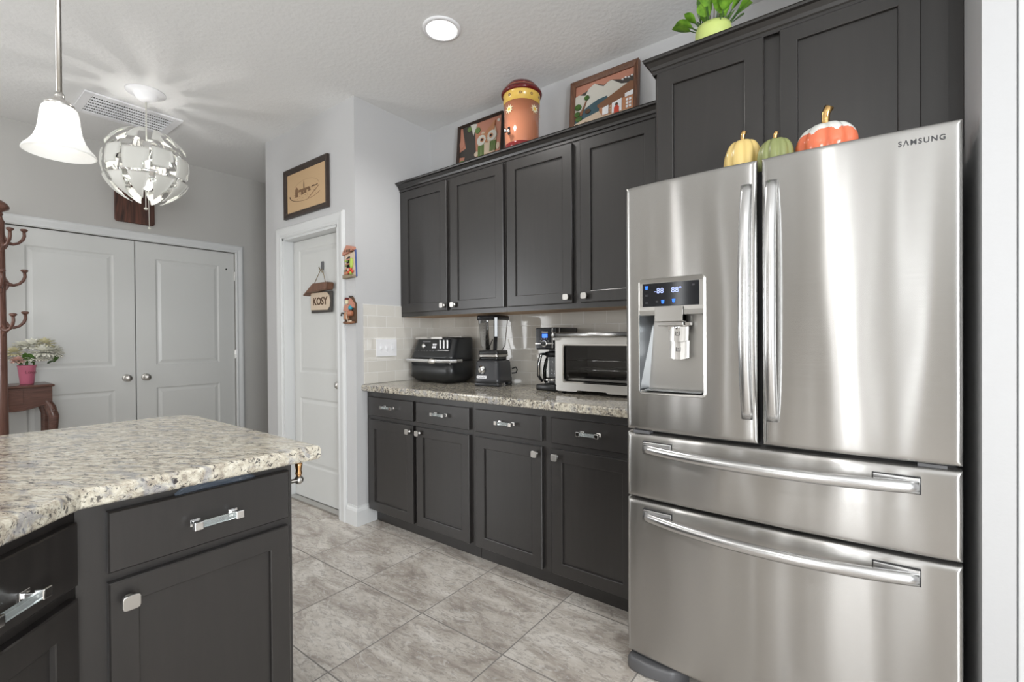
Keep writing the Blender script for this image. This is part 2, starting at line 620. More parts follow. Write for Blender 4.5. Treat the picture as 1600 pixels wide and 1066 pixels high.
def struct(m, name, mats, recalc=True):
    o = m.build(name, mats, None, recalc)
    o['kind'] = 'structure'
    return o

def text(body, name, material, size, T, parent, thick=.0006, space=1.0, align='CENTER', bold=0):
    c = bpy.data.curves.new(name, 'FONT')
    c.body = body
    c.size = size
    c.extrude = thick
    c.align_x = align
    c.offset = bold
    c.align_y = 'CENTER'
    c.space_character = space
    c.resolution_u = 3
    t = bpy.data.objects.new(name, c)
    COL.objects.link(t)
    bpy.context.view_layer.update()
    me = bpy.data.meshes.new_from_object(t.evaluated_get(bpy.context.evaluated_depsgraph_get()))
    bpy.data.objects.remove(t)
    me.transform(T)
    me.materials.clear()
    me.materials.append(MT[material])
    o = bpy.data.objects.new(name, me)
    COL.objects.link(o)
    adopt(o, parent)
    return o

def facing(x, y, z, ang=0, tilt=0):
    """matrix taking a text lying in XY to a vertical plane at (x,y,z); ang=0 faces -y, ang=+90deg faces +x."""
    return Matrix.Translation((x, y, z)) @ Matrix.Rotation(ang, 4, 'Z') @ Matrix.Rotation(PI / 2 + tilt, 4, 'X')

# ================================================================ THE ROOM
WN = 2.535            # cabinet wall
RX = -2.70            # return wall (pantry block, east face)
PY = 1.845            # pantry wall, south face
PX = -3.93            # pantry block, west end
BX = -4.95            # far wall with the double doors
SX = .241             # wing wall beside the refrigerator
SY = 1.67
EX, SO, HN = 2.75, -3.35, 4.2

struct(M().box(BX - .1, EX + .1, SO - .1, HN + .1, -.06, 0), 'floor', 'floor')
struct(M().box(BX - .1, EX + .1, SO - .1, HN + .1, CEIL, CEIL + .06), 'ceiling', 'ceiling')
struct(M().box(RX, EX + .1, WN, WN + .1, 0, CEIL), 'wall_north', 'wall')
# pantry block: return wall + pantry front wall with a door opening
DO0, DO1, DOH = -3.66, -2.895, 2.045
m = M()
m.box(RX - .10, RX, PY, WN + .1, 0, CEIL)
struct(m, 'wall_return', 'wall')
m = M()
m.box(PX, DO0, PY, PY + .115, 0, CEIL)
m.box(DO1, RX - .10, PY, PY + .115, 0, CEIL)
m.box(DO0, DO1, PY, PY + .115, DOH, CEIL)
m.box(PX, PX + .1, PY + .115, HN, 0, CEIL)
struct(m, 'wall_pantry', 'wall')
struct(M().box(PX + .1, EX + .1, 3.4, 3.5, 0, CEIL), 'wall_back', 'wall_far')
struct(M().box(BX, PX + .1, HN, HN + .1, 0, CEIL), 'wall_hall', 'wall_far')
# far (west) wall with the double-door opening
DY0, DY1, DYM, DH = .432, 2.020, 1.231, 2.108
m = M()
m.box(BX - .12, BX, SO, -2.6, 0, CEIL)
m.box(BX - .12, BX, -1.2, DY0, 0, CEIL)
m.box(BX - .12, BX, -2.6, -1.2, 0, .45)
m.box(BX - .12, BX, -2.6, -1.2, 2.4, CEIL)
m.box(BX - .12, BX, DY1, HN, 0, CEIL)
m.box(BX - .12, BX, DY0, DY1, DH, CEIL)
m.box(BX - .14, BX - .12, DY0 - .1, DY1 + .1, 0, DH + .1)
struct(m, 'wall_west', 'wall_far')
# wing wall beside the refrigerator and the wall east of it
struct(M().box(SX, .302, SY, WN, 0, CEIL), 'wall_wing', 'wall')
struct(M().box(.302, EX, SY + .02, SY + .10, 0, CEIL), 'wall_east_front', 'wall')
m = M()
m.box(EX, EX + .1, -1.65 - .0, SO, 0, CEIL)
m.box(EX, EX + .1, -.15, 2.2, 0, CEIL)
m.box(EX, EX + .1, -1.65, -.15, 0, .45)
m.box(EX, EX + .1, -1.65, -.15, 2.4, CEIL)
struct(m, 'wall_east', 'wall')
m = M()
xs = [BX]
for wx, ww, we in STREAK_WINS:  # openings for the added light slits
    m.box(xs[-1], wx - ww / 2, SO - .1, SO, 0, CEIL)
    m.box(wx - ww / 2, wx + ww / 2, SO - .1, SO, 0, .08)
    m.box(wx - ww / 2, wx + ww / 2, SO - .1, SO, 2.4, CEIL)
    xs.append(wx + ww / 2)
m.box(xs[-1], EX, SO - .1, SO, 0, CEIL)
struct(m, 'wall_south', 'wall_back_room')
for i, (wx, ww, we) in enumerate(STREAK_WINS):
    m = M()
    a, b = wx - ww / 2, wx + ww / 2
    m.box(a - .04, a, SO - .02, SO + .02, .0, 2.47)
    m.box(b, b + .04, SO - .02, SO + .02, .0, 2.47)
    m.box(a - .04, b + .04, SO - .02, SO + .02, 2.4, 2.47)
    m.box(a - .05, b + .05, SO - .02, SO + .05, .03, .08)
    m.box(a, b, SO - .07, SO - .03, 1.40, 1.45)
    struct(m, 'window_%d' % (i + 1), 'trim')  # frames of the added slits
m = M()
m.box(EX - .02, EX + .02, -1.72, -1.65, .38, 2.47)
m.box(EX - .02, EX + .02, -.15, -.08, .38, 2.47)
m.box(EX - .02, EX + .02, -1.72, -.08, 2.4, 2.47)
m.box(EX - .05, EX + .02, -1.74, -.06, .40, .45)
struct(m, 'window_4', 'trim')  # frame of the added east opening
m = M()
m.box(BX - .02, BX + .02, -2.67, -2.60, .38, 2.47)
m.box(BX - .02, BX + .02, -1.20, -1.13, .38, 2.47)
m.box(BX - .02, BX + .02, -2.67, -1.13, 2.4, 2.47)
m.box(BX - .02, BX + .05, -2.69, -1.11, .40, .45)
struct(m, 'window_5', 'trim')  # frame of the added west opening

BASEP = [(0, 0), (.016, 0), (.016, .098), (.012, .112), (.006, .120), (.005, .131), (0, .131)]
struct(M().sweep([(-2.808, PY), (RX, PY), (RX, 2.005)], BASEP, 1), 'baseboard_return', 'trim')
struct(M().sweep([(PX, HN - .01), (PX, PY), (-3.748, PY)], BASEP, 1), 'baseboard_pantry', 'trim')
struct(M().sweep([(BX, -3.3), (BX, DY0 - .078)], BASEP, 1), 'baseboard_west', 'trim')
struct(M().sweep([(BX, DY1 + .078), (BX, HN - .01)], BASEP, 1), 'baseboard_hall', 'trim')
struct(M().sweep([(SX, 2.3), (SX, SY), (.300, SY)], BASEP, -1 if False else 1), 'baseboard_wing', 'trim')

# casings: profile extruded around the openings
def casing(m, a, b, h, w, face, lay):
    """lay(u, out, z) -> xyz ; opening u in [a,b], head h, width w"""
    prof = [(0, .010), (.010, .016), (.024, .014), (w - .024, .020), (w - .012, .020), (w, .012)]
    def leg(sgn, edge):
        for (o0, t0), (o1, t1) in zip(prof, prof[1:]):
            u0, u1 = edge + sgn * o0, edge + sgn * o1
            z0, z1 = h + o0, h + o1
            m.quad(lay(u0, t0, 0), lay(u1, t1, 0), lay(u1, t1, z1), lay(u0, t0, z0))
        m.quad(lay(edge, 0, 0), lay(edge, prof[0][1], 0), lay(edge, prof[0][1], h), lay(edge, 0, h))
        m.quad(lay(edge + sgn * w, 0, 0), lay(edge + sgn * w, prof[-1][1], 0), lay(edge + sgn * w, prof[-1][1], h + w), lay(edge + sgn * w, 0, h + w))
    leg(-1, a)
    leg(1, b)
    for (o0, t0), (o1, t1) in zip(prof, prof[1:]):
        m.quad(lay(a - o0, t0, h + o0), lay(b + o0, t0, h + o0), lay(b + o1, t1, h + o1), lay(a - o1, t1, h + o1))
    m.quad(lay(a, 0, h), lay(b, 0, h), lay(b, prof[0][1], h), lay(a, prof[0][1], h))
    m.quad(lay(a - w, 0, h + w), lay(b + w, 0, h + w), lay(b + w, prof[-1][1], h + w), lay(a - w, prof[-1][1], h + w))

m = M()
casing(m, DO0, DO1, DOH, .083, 0, lambda u, o, z: (u, PY - o, z))
m.box(DO0 - .001, DO0 + .018, PY - .004, PY + .115, 0, DOH)
m.box(DO1 - .018, DO1 + .001, PY - .004, PY + .115, 0, DOH)
m.box(DO0, DO1, PY - .004, PY + .115, DOH - .018, DOH + .001)
struct(m, 'trim_1', 'trim')
m = M()
casing(m, DY0, DY1, DH, .072, 0, lambda u, o, z: (BX + o, u, z))
struct(m, 'trim_2', 'trim')
m = M()
m.box(.306, .372, SY + .004, SY + .02, 0, CEIL, .003)
m.box(.372, .40, SY - .006, SY + .02, 0, CEIL, .003)
struct(m, 'trim_3', 'trim')

RAISED = [(.004, .0), (.016, .007), (.024, .007), (.046, .0015)]
def knob_lathe(m, c, axis, sgn, r=.027):
    prof = [(.031, 0), (.031, .004), (.024, .009), (.011, .011), (.010, .030), (.016, .036), (r, .048), (r * 1.02, .056), (r * .8, .066), (.001, .070)]
    m.lathe([(a, sgn * b) for a, b in prof], c, axis, 24)

# pantry door (recessed) ------------------------------------------------
m = M()
m.T = Matrix.Translation((0, PY + .075, 0))
m.slab(DO0 + .02, DO1 - .02, .012, DOH - .02, .035, [(-3.562, -3.003, .258, .800), (-3.562, -3.003, .985, 1.955)], RAISED)
pd = m.build('door_3', 'door'); pd['kind'] = 'structure'
m = M(); knob_lathe(m, (-2.955, PY + .075, .925), 'y', -1); m.build('door_knob', 'nickel', pd)
m = M(); m.box(DO0 + .02, DO1 - .02, PY + .012, PY + .07, 0, .014, .004)
struct(m, 'trim_4', 'nickel')
# double doors ------------------------------------------------------------
for i, (a, b, hinge) in enumerate(((DY0 + .004, DYM - .003, DY0), (DYM + .003, DY1 - .004, DY1))):
    m = M()
    m.T = Matrix(((0, -1, 0, BX - .012), (1, 0, 0, 0), (0, 0, 1, 0), (0, 0, 0, 1)))   # local x -> world y, faces +x
    pa, pb = a + .135, b - .135
    m.slab(a, b, .012, DH - .006, .035, [(pa, pb, .24, .842), (pa, pb, 1.032, 1.972)], RAISED)
    d = m.build('door_%d' % (i + 1), 'door'); d['kind'] = 'structure'
    m = M(); knob_lathe(m, (BX - .012, (b - .062) if i == 0 else (a + .062), .935), 'x', 1); m.build('door_knob', 'nickel', d)
    if i == 1:
        for z in (1.878, 1.11, .25):
            m = M(); m.box(BX - .014, BX + .004, b - .006, b + .010, z - .045, z + .045, .002); m.build('hinge', 'nickel', d)
        m = M(); m.sphere((BX - .012, b - .072, 1.94), .008, 10, 8); m.build('door_hole', 'dark', d)

# backsplash -----------------------------------------------------------------
CT = .942
m = M()
m.box(RX, RX + .008, 1.902, WN, CT + .0005, 1.487, .003)
struct(m, 'trim_5', 'tile_r')
m = M()
m.box(RX + .008, -.70, WN - .008, WN - .0005, CT + .0005, 1.487)
struct(m, 'trim_6', 'tile_n')

# light switch
sw = thing('light_switch', 'white triple toggle light switch plate on the tiled return wall', 'light switch', (RX + .009, 2.085, 1.187))
m = M(); m.box(RX + .0085, RX + .0145, 1.997, 2.173, 1.126, 1.248, .003); m.build('switch_plate', 'white', sw)
for k in range(3):
    y = 2.035 + .050 * k
    m = M(); m.box(RX + .0145, RX + .0165, y - .006, y + .006, 1.173, 1.201)
    m.prism([(y - .0045, 1.181), (y + .0045, 1.181), (y + .0045, 1.193), (y - .0045, 1.193)], RX + .0165, RX + .028, 'x', .001)
    m.sphere((RX + .0148, y, 1.216), .003, 8, 6); m.sphere((RX + .0148, y, 1.158), .003, 8, 6)
    m.build('toggle', 'white', sw)

# ceiling vent, wires etc. further down
# ================================================================ CABINETS
SHAKER = [(.0025, .0015), (.004, .010)]
def knob_sq(T, parent):
    m = M(); m.T = T
    m.lathe([(.011, -.001), (.011, -.004), (.006, -.006), (.006, -.020)], (0, 0, 0), 'y', 16)
    m.box(-.012, .012, -.021, -.018, -.012, .012, .001)
    s = .0165
    out = []
    for i in range(24):
        a = 2 * PI * i / 24
        c, sn = math.cos(a), math.sin(a)
        k = (abs(c) ** 5 + abs(sn) ** 5) ** (-1 / 5)
        out.append((s * c * k, s * sn * k))
    m.prism(out, -.028, -.021, 'y', .0015)
    return m.build('knob', 'nickel', parent)

def pull(T, parent, w=.112):
    m = M(); m.T = T
    for s in (-1, 1):
        x = s * (w / 2 - .009)
        m.box(x - .006 - s * .004, x + .006 - s * .004, -.022, 0, -.005, .005, .001)
        m.box(x - .011 - s * .004, x + .011 - s * .004, -.003, 0, -.009, .009, .001)
        m.box(x - .010, x + .010, -.038, -.022, -.010, .010, .002)
    m.mi = 1
    m.box(-w / 2 + .016, w / 2 - .016, -.036, -.024, -.007, .007, .001)
    h = m.build('handle', ['chrome', 'acrylic'], parent)
    h['label'] = 'chrome handle with a clear acrylic bar'
    return h

def shaker(T, x0, x1, z0, z1, parent, kx=None, kz=None, stile=.058):
    m = M(); m.T = T
    m.slab(x0, x1, z0, z1, .019, [(x0 + stile, x1 - stile, z0 + stile, z1 - stile)], SHAKER)
    d = m.build('door', 'cab', parent)
    if kx is not None:
        knob_sq(T @ Matrix.Translation((kx, 0, kz)), d)
    return d

def drawer(T, x0, x1, z0, z1, parent, hx=None, hz=None):
    m = M(); m.T = T
    m.slab(x0, x1, z0, z1, .019, [], [])
    d = m.build('drawer', 'cab', parent)
    pull(T @ Matrix.Translation((hx if hx is not None else (x0 + x1) / 2, 0, hz if hz is not None else (z0 + z1) / 2)), d)
    return d

BF = 1.931           # base face frame plane (front of frame)
T0 = Matrix.Translation((0, BF - .020, 0))
def base_unit(x0, x1, cols, label, loc):
    t = thing('base_cabinet', label, 'cabinet', loc)
    m = M()
    m.box(x0, x1, BF, BF + .02, .098, .8995)
    m.box(x0, x0 + .018, BF + .02, WN - .01, .098, .8995)
    m.box(x1 - .018, x1, BF + .02, WN - .01, .098, .8995)
    m.box(x0, x0 + .018, 2.004, WN - .01, 0, .098)
    m.box(x1 - .018, x1, 2.004, WN - .01, 0, .098)
    m.box(x0 + .018, x1 - .018, BF + .02, WN - .01, .098, .116)
    m.box(x0 + .018, x1 - .018, WN - .02, WN - .01, .116, .8995)
    m.build('carcass', 'cab', t)
    m = M(); m.box(x0, x1, 1.992, 2.004, 0.0, .098); m.build('toe_kick', 'cab', t)
    for (a, b, kn) in cols:
        drawer(T0, a, b, .738, .862, t, hz=.806)
        kx = b - .030 if kn > 0 else a + .030
        shaker(T0, a, b, .104, .711, t, kx, .675)
    return t
base_unit(-2.698, -1.735, [(-2.665, -2.218, 1), (-2.188, -1.752, -1)], 'dark base cabinet with two drawers over two doors, against the pantry wall', (-2.2, 2.2, 0))
base_unit(-1.733, -.742, [(-1.702, -1.268, 1), (-1.212, -.785, -1)], 'dark base cabinet with two drawers over two doors, next to the refrigerator', (-1.25, 2.2, 0))

m = M()
m.prism([(RX + .001, 1.884), (-.735, 1.884), (-.735, WN - .001), (RX + .001, WN - .001)], .900, CT, 'z', .010, 3)
tag(m.build('countertop', 'granite_w'), 'speckled brown and cream granite countertop along the wall under the appliances', 'countertop')

# wall cabinets -----------------------------------------------------------------
UF = 2.225
TU = Matrix.Translation((0, UF - .020, 0))
UB, UT = 1.408, 2.335
def wall_unit(x0, x1, cols, label, loc):
    t = thing('wall_cabinet', label, 'cabinet', loc)
    m = M()
    m.box(x0, x1, UF, UF + .02, UB, UT)
    m.box(x0, x0 + .016, UF + .02, WN - .002, UB, UT)
    m.box(x1 - .016, x1, UF + .02, WN - .002, UB, UT)
    m.box(x0 + .016, x1 - .016, UF + .02, WN - .002, UT - .016, UT)
    m.build('carcass', 'cab', t)
    m = M(); m.box(x0, x1, UF + .02, WN - .009, UB - .0005, UB + .010)
    b = m.build('bottom_panel', 'raw', t); b['label'] = 'unpainted light wood underside'
    for (a, b2, kn) in cols:
        kx = b2 - .030 if kn > 0 else a + .030
        shaker(TU, a, b2, 1.437, 2.303, t, kx, 1.470)
    return t
wall_unit(-2.698, -1.719, [(-2.657, -2.208, 1), (-2.170, -1.730, -1)], 'dark two-door wall cabinet over the air fryer, beside the pantry wall', (-2.2, 2.38, UB))
wall_unit(-1.717, -.693, [(-1.700, -1.256, 1), (-1.206, -.792, -1)], 'dark two-door wall cabinet over the coffee maker and toaster oven', (-1.2, 2.38, UB))

CROWN = [(0, -.058), (.006, -.058), (.006, -.044), (.012, -.040), (.016, -.028), (.030, -.014), (.042, -.010), (.044, -.002), (.048, 0), (-.30, 0), (-.30, -.008), (0, -.008)]
def crown(path, ztop, label, depth, nm='crown_molding'):
    prof = [(o if o > -.2 else -depth, ztop + z) for o, z in CROWN]
    m = M(); m.sweep(path, prof, 1)
    return tag(m.build(nm, 'cab'), label, 'crown molding')
# lower crown: a straight run that dies into the return wall and into the tall cabinet
crown([(RX + .003, UF), (-.742, UF)], 2.372, 'long dark crown molding on top of the four-door wall cabinets', .30)

# tall cabinet above the refrigerator
TF = 1.914
TTc = Matrix.Translation((0, TF - .020, 0))
rcab = t = thing('refrigerator_cabinet', 'deep dark two-door cabinet above the refrigerator', 'cabinet', (-.23, 2.2, 1.87))
m = M()
m.box(-.688, .205, TF, TF + .02, 1.812, 2.352)
m.box(-.688, -.670, TF + .02, WN - .002, 1.812, 2.352)
m.box(.187, .205, TF + .02, WN - .002, 1.812, 2.352)
m.box(-.670, .187, TF + .02, WN - .002, 2.336, 2.352)
m.box(-.670, .187, TF + .02, WN - .002, 1.812, 1.828)
m.build('carcass', 'cab', t)
m = M(); m.box(.205, .2395, TF + .012, TF + .03, 1.812, 2.352); m.build('filler_strip', 'cab', t)
shaker(TTc, -.676, -.286, 1.822, 2.334, t, stile=.062)
shaker(TTc, -.236, .142, 1.822, 2.334, t, stile=.052)
prof = [(o if o > -.2 else -.55, 2.390 + z) for o, z in CROWN]
m = M(); m.sweep([(-.691, WN - .002), (-.691, TF - .010), (.237, TF - .010)], [(p[0] * .8 if p[0] > -.2 else -.04, p[1]) for p in prof], 1)
m.box(-.66, .2, TF + .02, WN - .004, 2.376, 2.388)
m.build('crown_molding', 'cab', rcab)

# refrigerator side panel (left), down to the floor
m = M(); m.box(-.738, -.722, 1.96, WN - .002, 0, 1.87)
tag(m.build('side_panel', 'cab'), 'dark tall end panel between the base cabinets and the refrigerator', 'panel')

# ================================================================ PENINSULA
PXF = -1.347      # frame plane facing +x
Tp = Matrix(((0, -1, 0, PXF + .020), (1, 0, 0, 0), (0, 0, 1, 0), (0, 0, 0, 1)))     # local x -> world y, front faces +x
def with_T(T):
    return T
t = thing('peninsula_cabinet', 'dark one-drawer one-door cabinet at the end of the peninsula, facing the aisle', 'cabinet', (-1.65, .46, 0))
m = M()
m.prism([(PXF, .225), (PXF, .697), (-2.00, .697), (-2.00, .225)], .098, .8995, 'z')
m.build('carcass', 'cab', t)
m = M(); m.box(-1.98, PXF - .07, .23, .690, 0, .098); m.build('toe_kick', 'cab', t)
drawer(Tp, .276, .681, .735, .871, t, hx=.486, hz=.797)
shaker(Tp, .276, .681, .108, .712, t, .310, .667, .052)
# diagonal corner cabinet
Td = Matrix.Translation((PXF, .225, 0)) @ Matrix.Rotation(R(135) + PI, 4, 'Z')
# local x runs along (1,-1)/sqrt2 ; front must face (+1,+1)
ex = Vector((1, -1, 0)).normalized(); nrm = Vector((1, 1, 0)).normalized()
DL = .46
Td = Matrix(((ex.x, -nrm.x, 0, PXF), (ex.y, -nrm.y, 0, .225), (0, 0, 1, 0), (0, 0, 0, 1)))
Tdf = Td @ Matrix.Translation((0, -.020, 0))
t = thing('corner_cabinet', 'dark diagonal corner cabinet at the left edge, turned away from the aisle', 'cabinet', (-1.6, -.1, 0))
p1 = Vector((PXF, .225)); p2 = p1 + Vector((ex.x, ex.y)) * DL
m = M(); m.prism([(p1.x, p1.y - .0008), (p2.x, p2.y), (p2.x, -.62), (-2.00, -.62), (-2.00, .2242)], .098, .8995, 'z'); m.build('carcass', 'cab', t)
q1 = p1 - Vector((nrm.x, nrm.y)) * .07; q2 = p2 - Vector((nrm.x, nrm.y)) * .07
m = M(); m.prism([(q1.x, q1.y - .03), (q2.x - .02, q2.y), (q2.x - .02, -.58), (-1.95, -.58), (-1.95, q1.y - .03)], 0, .098, 'z'); m.build('toe_kick', 'cab', t)
# fronts drawn on the diagonal; the local frame is mirrored (x along ex, y inward) so winding is recalculated on build
drawer(Tdf, .018, DL - .03, .735, .868, t, hx=.190, hz=.785)
shaker(Tdf, .018, DL - .03, .108, .708, t, .40, .66, .058)

pts = [(-1.280, .738)]
pts = [(-1.262, .741), (-2.165, .741)]
for k in range(1, 6):
    a = PI / 2 + (PI / 2) * k / 6
    pts.append((-2.165 + .105 * math.cos(a), .636 + .105 * math.sin(a)))
pts += [(-2.27, .636), (-2.27, -.66), (-.93, -.66), (-.93, -.13), (-1.287, .2255), (-1.262 - .02, .27)]
pts[-1] = (-1.287, .243)
m = M(); m.prism(pts[:], .9000, CT, 'z', .011, 3)
tag(m.build('countertop', 'granite_i'), 'cream and grey granite peninsula countertop in the left foreground', 'countertop')

# hook fitting on the end of the peninsula
m = M()
m.lathe([(.016, 0), (.016, .004), (.007, .007), (.006, .028)], (-1.375, .697, .822), 'y', 16)
m.sphere((-1.375, .735, .822), .0135, 16, 10)
hk = m.build('hook', 'nickel')
tag(hk, 'small metal hook with a ball end and a copper cap, fixed under the peninsula end', 'hook')
m = M(); m.lathe([(.007, .833), (.010, .842), (.008, .852), (.010, .862), (.011, .870), (.0095, .874)], (-1.375, .735, 0), 'z', 16)
m.build('hook_cap', 'brass', hk)
# crumpled plastic bag caught above the drawer
random.seed(5)
m = M()
rows = []
N = 22
for i in range(N + 1):
    u = i / N
    y = .405 + .19 * u
    top = .874 + .020 * math.sin(PI * u) ** .8 + .002 * math.sin(17 * u)
    rows.append([(PXF + .004 + .003 * math.sin(9 * u + j), y, .866 + (top - .866) * j / 4 + .0008 * random.uniform(-1, 1)) for j in range(5)])
for a, b in zip(rows, rows[1:]):
    for j in range(4):
        m.quad(a[j], b[j], b[j + 1], a[j + 1])
        m.quad(*[(p[0] - .001, p[1], p[2]) for p in (a[j + 1], b[j + 1], b[j], a[j])])
bagm = m.build('plastic_bag', 'bag')
tag(bagm, 'crumpled clear plastic bag caught above the peninsula drawer', 'plastic bag')

# ================================================================ REFRIGERATOR
FX0, FX1, FG = -.717, .207, -.262
FY = 1.640
def fy(x, z, z0, z1, xa, xb):
    u = (x - (FX0 + FX1) / 2) / ((FX1 - FX0) / 2)
    y = FY + .016 * u * u
    d = min(x - xa, xb - x, z - z0, z1 - z)
    r = .014
    if d < r:
        y += .010 * (1 - math.sqrt(max(0, 1 - (1 - d / r) ** 2)))
    dx = min(x - xa, xb - x); dz = min(z - z0, z1 - z)
    y += .006 * math.exp(-max(dx, 0) / .045) + .006 * math.exp(-max(dz, 0) / .05)
    return y
def grid(a, b, n):
    e = [0, .0012, .003, .006, .010, .015, .022, .032, .045, .062]
    L = b - a
    return [a + v for v in e] + [a + .08 + (L - .16) * i / n for i in range(n + 1)] + [b - v for v in e[::-1]]
def leaf(xa, xb, z0, z1, hole=None, depth=.075):
    xs, zs = grid(xa, xb, 22), grid(z0, z1, 26)
    if hole:
        def ins(l, v):
            i = min(range(len(l)), key=lambda k: abs(l[k] - v)); l[i] = v
        ins(xs, hole[0]); ins(xs, hole[1]); ins(zs, hole[2]); ins(zs, hole[3])
    m = M()
    V = {}
    def v(i, j):
        if (i, j) not in V:
            V[(i, j)] = m.bm.verts.new((xs[i], fy(xs[i], zs[j], z0, z1, xa, xb), zs[j]))
        return V[(i, j)]
    for i in range(len(xs) - 1):
        for j in range(len(zs) - 1):
            if hole and hole[0] - 1e-6 <= xs[i] and xs[i + 1] <= hole[1] + 1e-6 and hole[2] - 1e-6 <= zs[j] and zs[j + 1] <= hole[3] + 1e-6:
                continue
            f = m.bm.faces.new((v(i, j), v(i + 1, j), v(i + 1, j + 1), v(i, j + 1))); f.smooth = True
    B = FY + depth
    nx, nz = len(xs) - 1, len(zs) - 1
    ring = [(i, 0) for i in range(nx)] + [(nx, j) for j in range(nz)] + [(i, nz) for i in range(nx, 0, -1)] + [(0, j) for j in range(nz, 0, -1)]
    back = {k: m.bm.verts.new((xs[k[0]], B, zs[k[1]])) for k in ring}
    for a, b in zip(ring, ring[1:] + ring[:1]):
        m.bm.faces.new((v(*b), v(*a), back[a], back[b]))
    m.bm.faces.new([back[k] for k in ring][::-1])
    return m
fr = thing('refrigerator', 'stainless steel french-door refrigerator with two bottom drawers and a water dispenser', 'refrigerator', (-.255, 2.0, 0))
m = M(); m.box(FX0 + .005, FX1 - .006, FY + .085, 2.46, .045, 1.775, .004); m.build('cabinet_body', 'fridge_side', fr)
m = M()
m.box(FX0 + .012, FX1 - .012, FY + .072, FY + .086, .07, 1.79)
m.build('gasket', 'gasket', fr)
HOLE = (-.655, -.431, 1.050, 1.330)
DZ0, DZ1 = .905, 1.811
dl = leaf(FX0, FG - .006, DZ0, DZ1, HOLE).build('door', 'steel', fr, recalc=True)
dl['label'] = 'left steel door with the water dispenser'
dr = leaf(FG + .006, FX1, DZ0, DZ1).build('door', 'steel', fr)
dr['label'] = 'right steel door with grey lettering'
w1 = leaf(FX0, FX1, .653, .892).build('drawer', 'steel', fr); w1['label'] = 'shallow upper freezer drawer'
w2 = leaf(FX0, FX1, .062, .642).build('drawer', 'steel', fr); w2['label'] = 'deep lower freezer drawer'

def vhandle(x, parent):
    m = M()
    pts, n = [], 28
    z0, z1 = .985, 1.730
    sec = [(-.017, .000), (-.016, -.008), (-.009, -.013), (0, -.0145), (.009, -.013), (.016, -.008), (.017, .000), (.012, .008), (-.012, .008)]
    cols = []
    for i in range(n + 1):
        u = i / n
        z = z0 + (z1 - z0) * u
        bow = .052 * (1 - abs(2 * u - 1) ** 2.6)
        yc = FY + .006 - .006 - bow
        cols.append([m.bm.verts.new((x + a, yc + b - .004, z)) for a, b in sec])
    for a, b in zip(cols, cols[1:]):
        for j in range(len(sec)):
            f = m.bm.faces.new((a[j], a[(j + 1) % len(sec)], b[(j + 1) % len(sec)], b[j])); f.smooth = True
    m.bm.faces.new(cols[0]); m.bm.faces.new(cols[-1])
    for z in (z0 + .012, z1 - .012):
        m.box(x - .014, x + .014, FY - .010, FY + .014, z - .012, z + .012, .003)
    return m.build('handle', 'handle', parent)
vhandle(-.296, dl)
vhandle(-.226, dr)

def hhandle(zc, parent):
    m = M()
    x0, x1 = -.643, .118
    n = 32
    sec = [(.002, .017), (-.010, .016), (-.016, .009), (-.018, 0), (-.016, -.009), (-.010, -.016), (.002, -.017), (.008, -.010), (.008, .010)]
    cols = []
    for i in range(n + 1):
        u = i / n
        x = x0 + (x1 - x0) * u
        bow = .056 * (1 - abs(2 * u - 1) ** 2.2)
        uu = (x - (FX0 + FX1) / 2) / ((FX1 - FX0) / 2)
        yb = FY + .016 * uu * uu - .004
        cols.append([m.bm.verts.new((x, yb - bow + a, zc + b)) for a, b in sec])
    for a, b in zip(cols, cols[1:]):
        for j in range(len(sec)):
            f = m.bm.faces.new((a[j], a[(j + 1) % len(sec)], b[(j + 1) % len(sec)], b[j])); f.smooth = True
    m.bm.faces.new(cols[0]); m.bm.faces.new(cols[-1])
    h = m.build('handle', 'handle', parent)
    return h
for zc, par in ((.842, w1), (.594, w2)):
    hhandle(zc, par)
    for a, b in ((-.645, -.544), (.020, .120)):
        uu = ((a + b) / 2 - (FX0 + FX1) / 2) / ((FX1 - FX0) / 2)
        yb = FY + .016 * uu * uu
        m = M(); m.box(a - .002, b + .002, yb - .002, yb + .010, zc - .020, zc + .026); m.build('handle_recess', 'gasket', par)
        m = M(); m.box(a, b, yb - .006, yb + .008, zc + .006, zc + .024, .002); m.build('handle_mount', 'handle', par)
lt = text('S\u039bMSUNG', 'lettering', 'letter', .0205, facing(.1245, 0, 1.7685), dr, .0008, 1.22, bold=.00025)
wd = max(v.co.x for v in lt.data.vertices) - min(v.co.x for v in lt.data.vertices)
for v in lt.data.vertices:          # the letters follow the curved door
    v.co.x = .1245 + (v.co.x - .1245) * .096 / wd
    v.co.y = fy(v.co.x, v.co.z, DZ0, DZ1, FG + .006, FX1) - .0006 + v.co.y * .5
# dispenser
ds = M()
x0, x1, z0, z1 = HOLE
yb = FY + .062
ds.quad((x0 + .012, yb, z0), (x1 - .0, yb, z0), (x1 - .0, yb, z1), (x0 + .035, yb, z1))
ds.mi = 1
ds.quad((x0, FY, z0), (x0 + .012, yb, z0), (x0 + .035, yb, z1), (x0, FY, z1))
ds.quad((x1, FY, z0), (x1, yb, z0), (x1, yb, z1), (x1, FY, z1))
ds.quad((x0, FY, z1), (x1, FY, z1), (x1, yb, z1), (x0 + .03, yb, z1))
ds.mi = 0
ds.quad((x0, FY, z0), (x1, FY, z0), (x1, yb, z0 + .004), (x0 + .012, yb, z0 + .004))
dsp = ds.build('dispenser', ['steel_s', 'steel_dark'], fr)
dsp['label'] = 'recessed water and ice dispenser'
def yfd(x): 
    u = (x - (FX0 + FX1) / 2) / ((FX1 - FX0) / 2); return FY + .016 * u * u
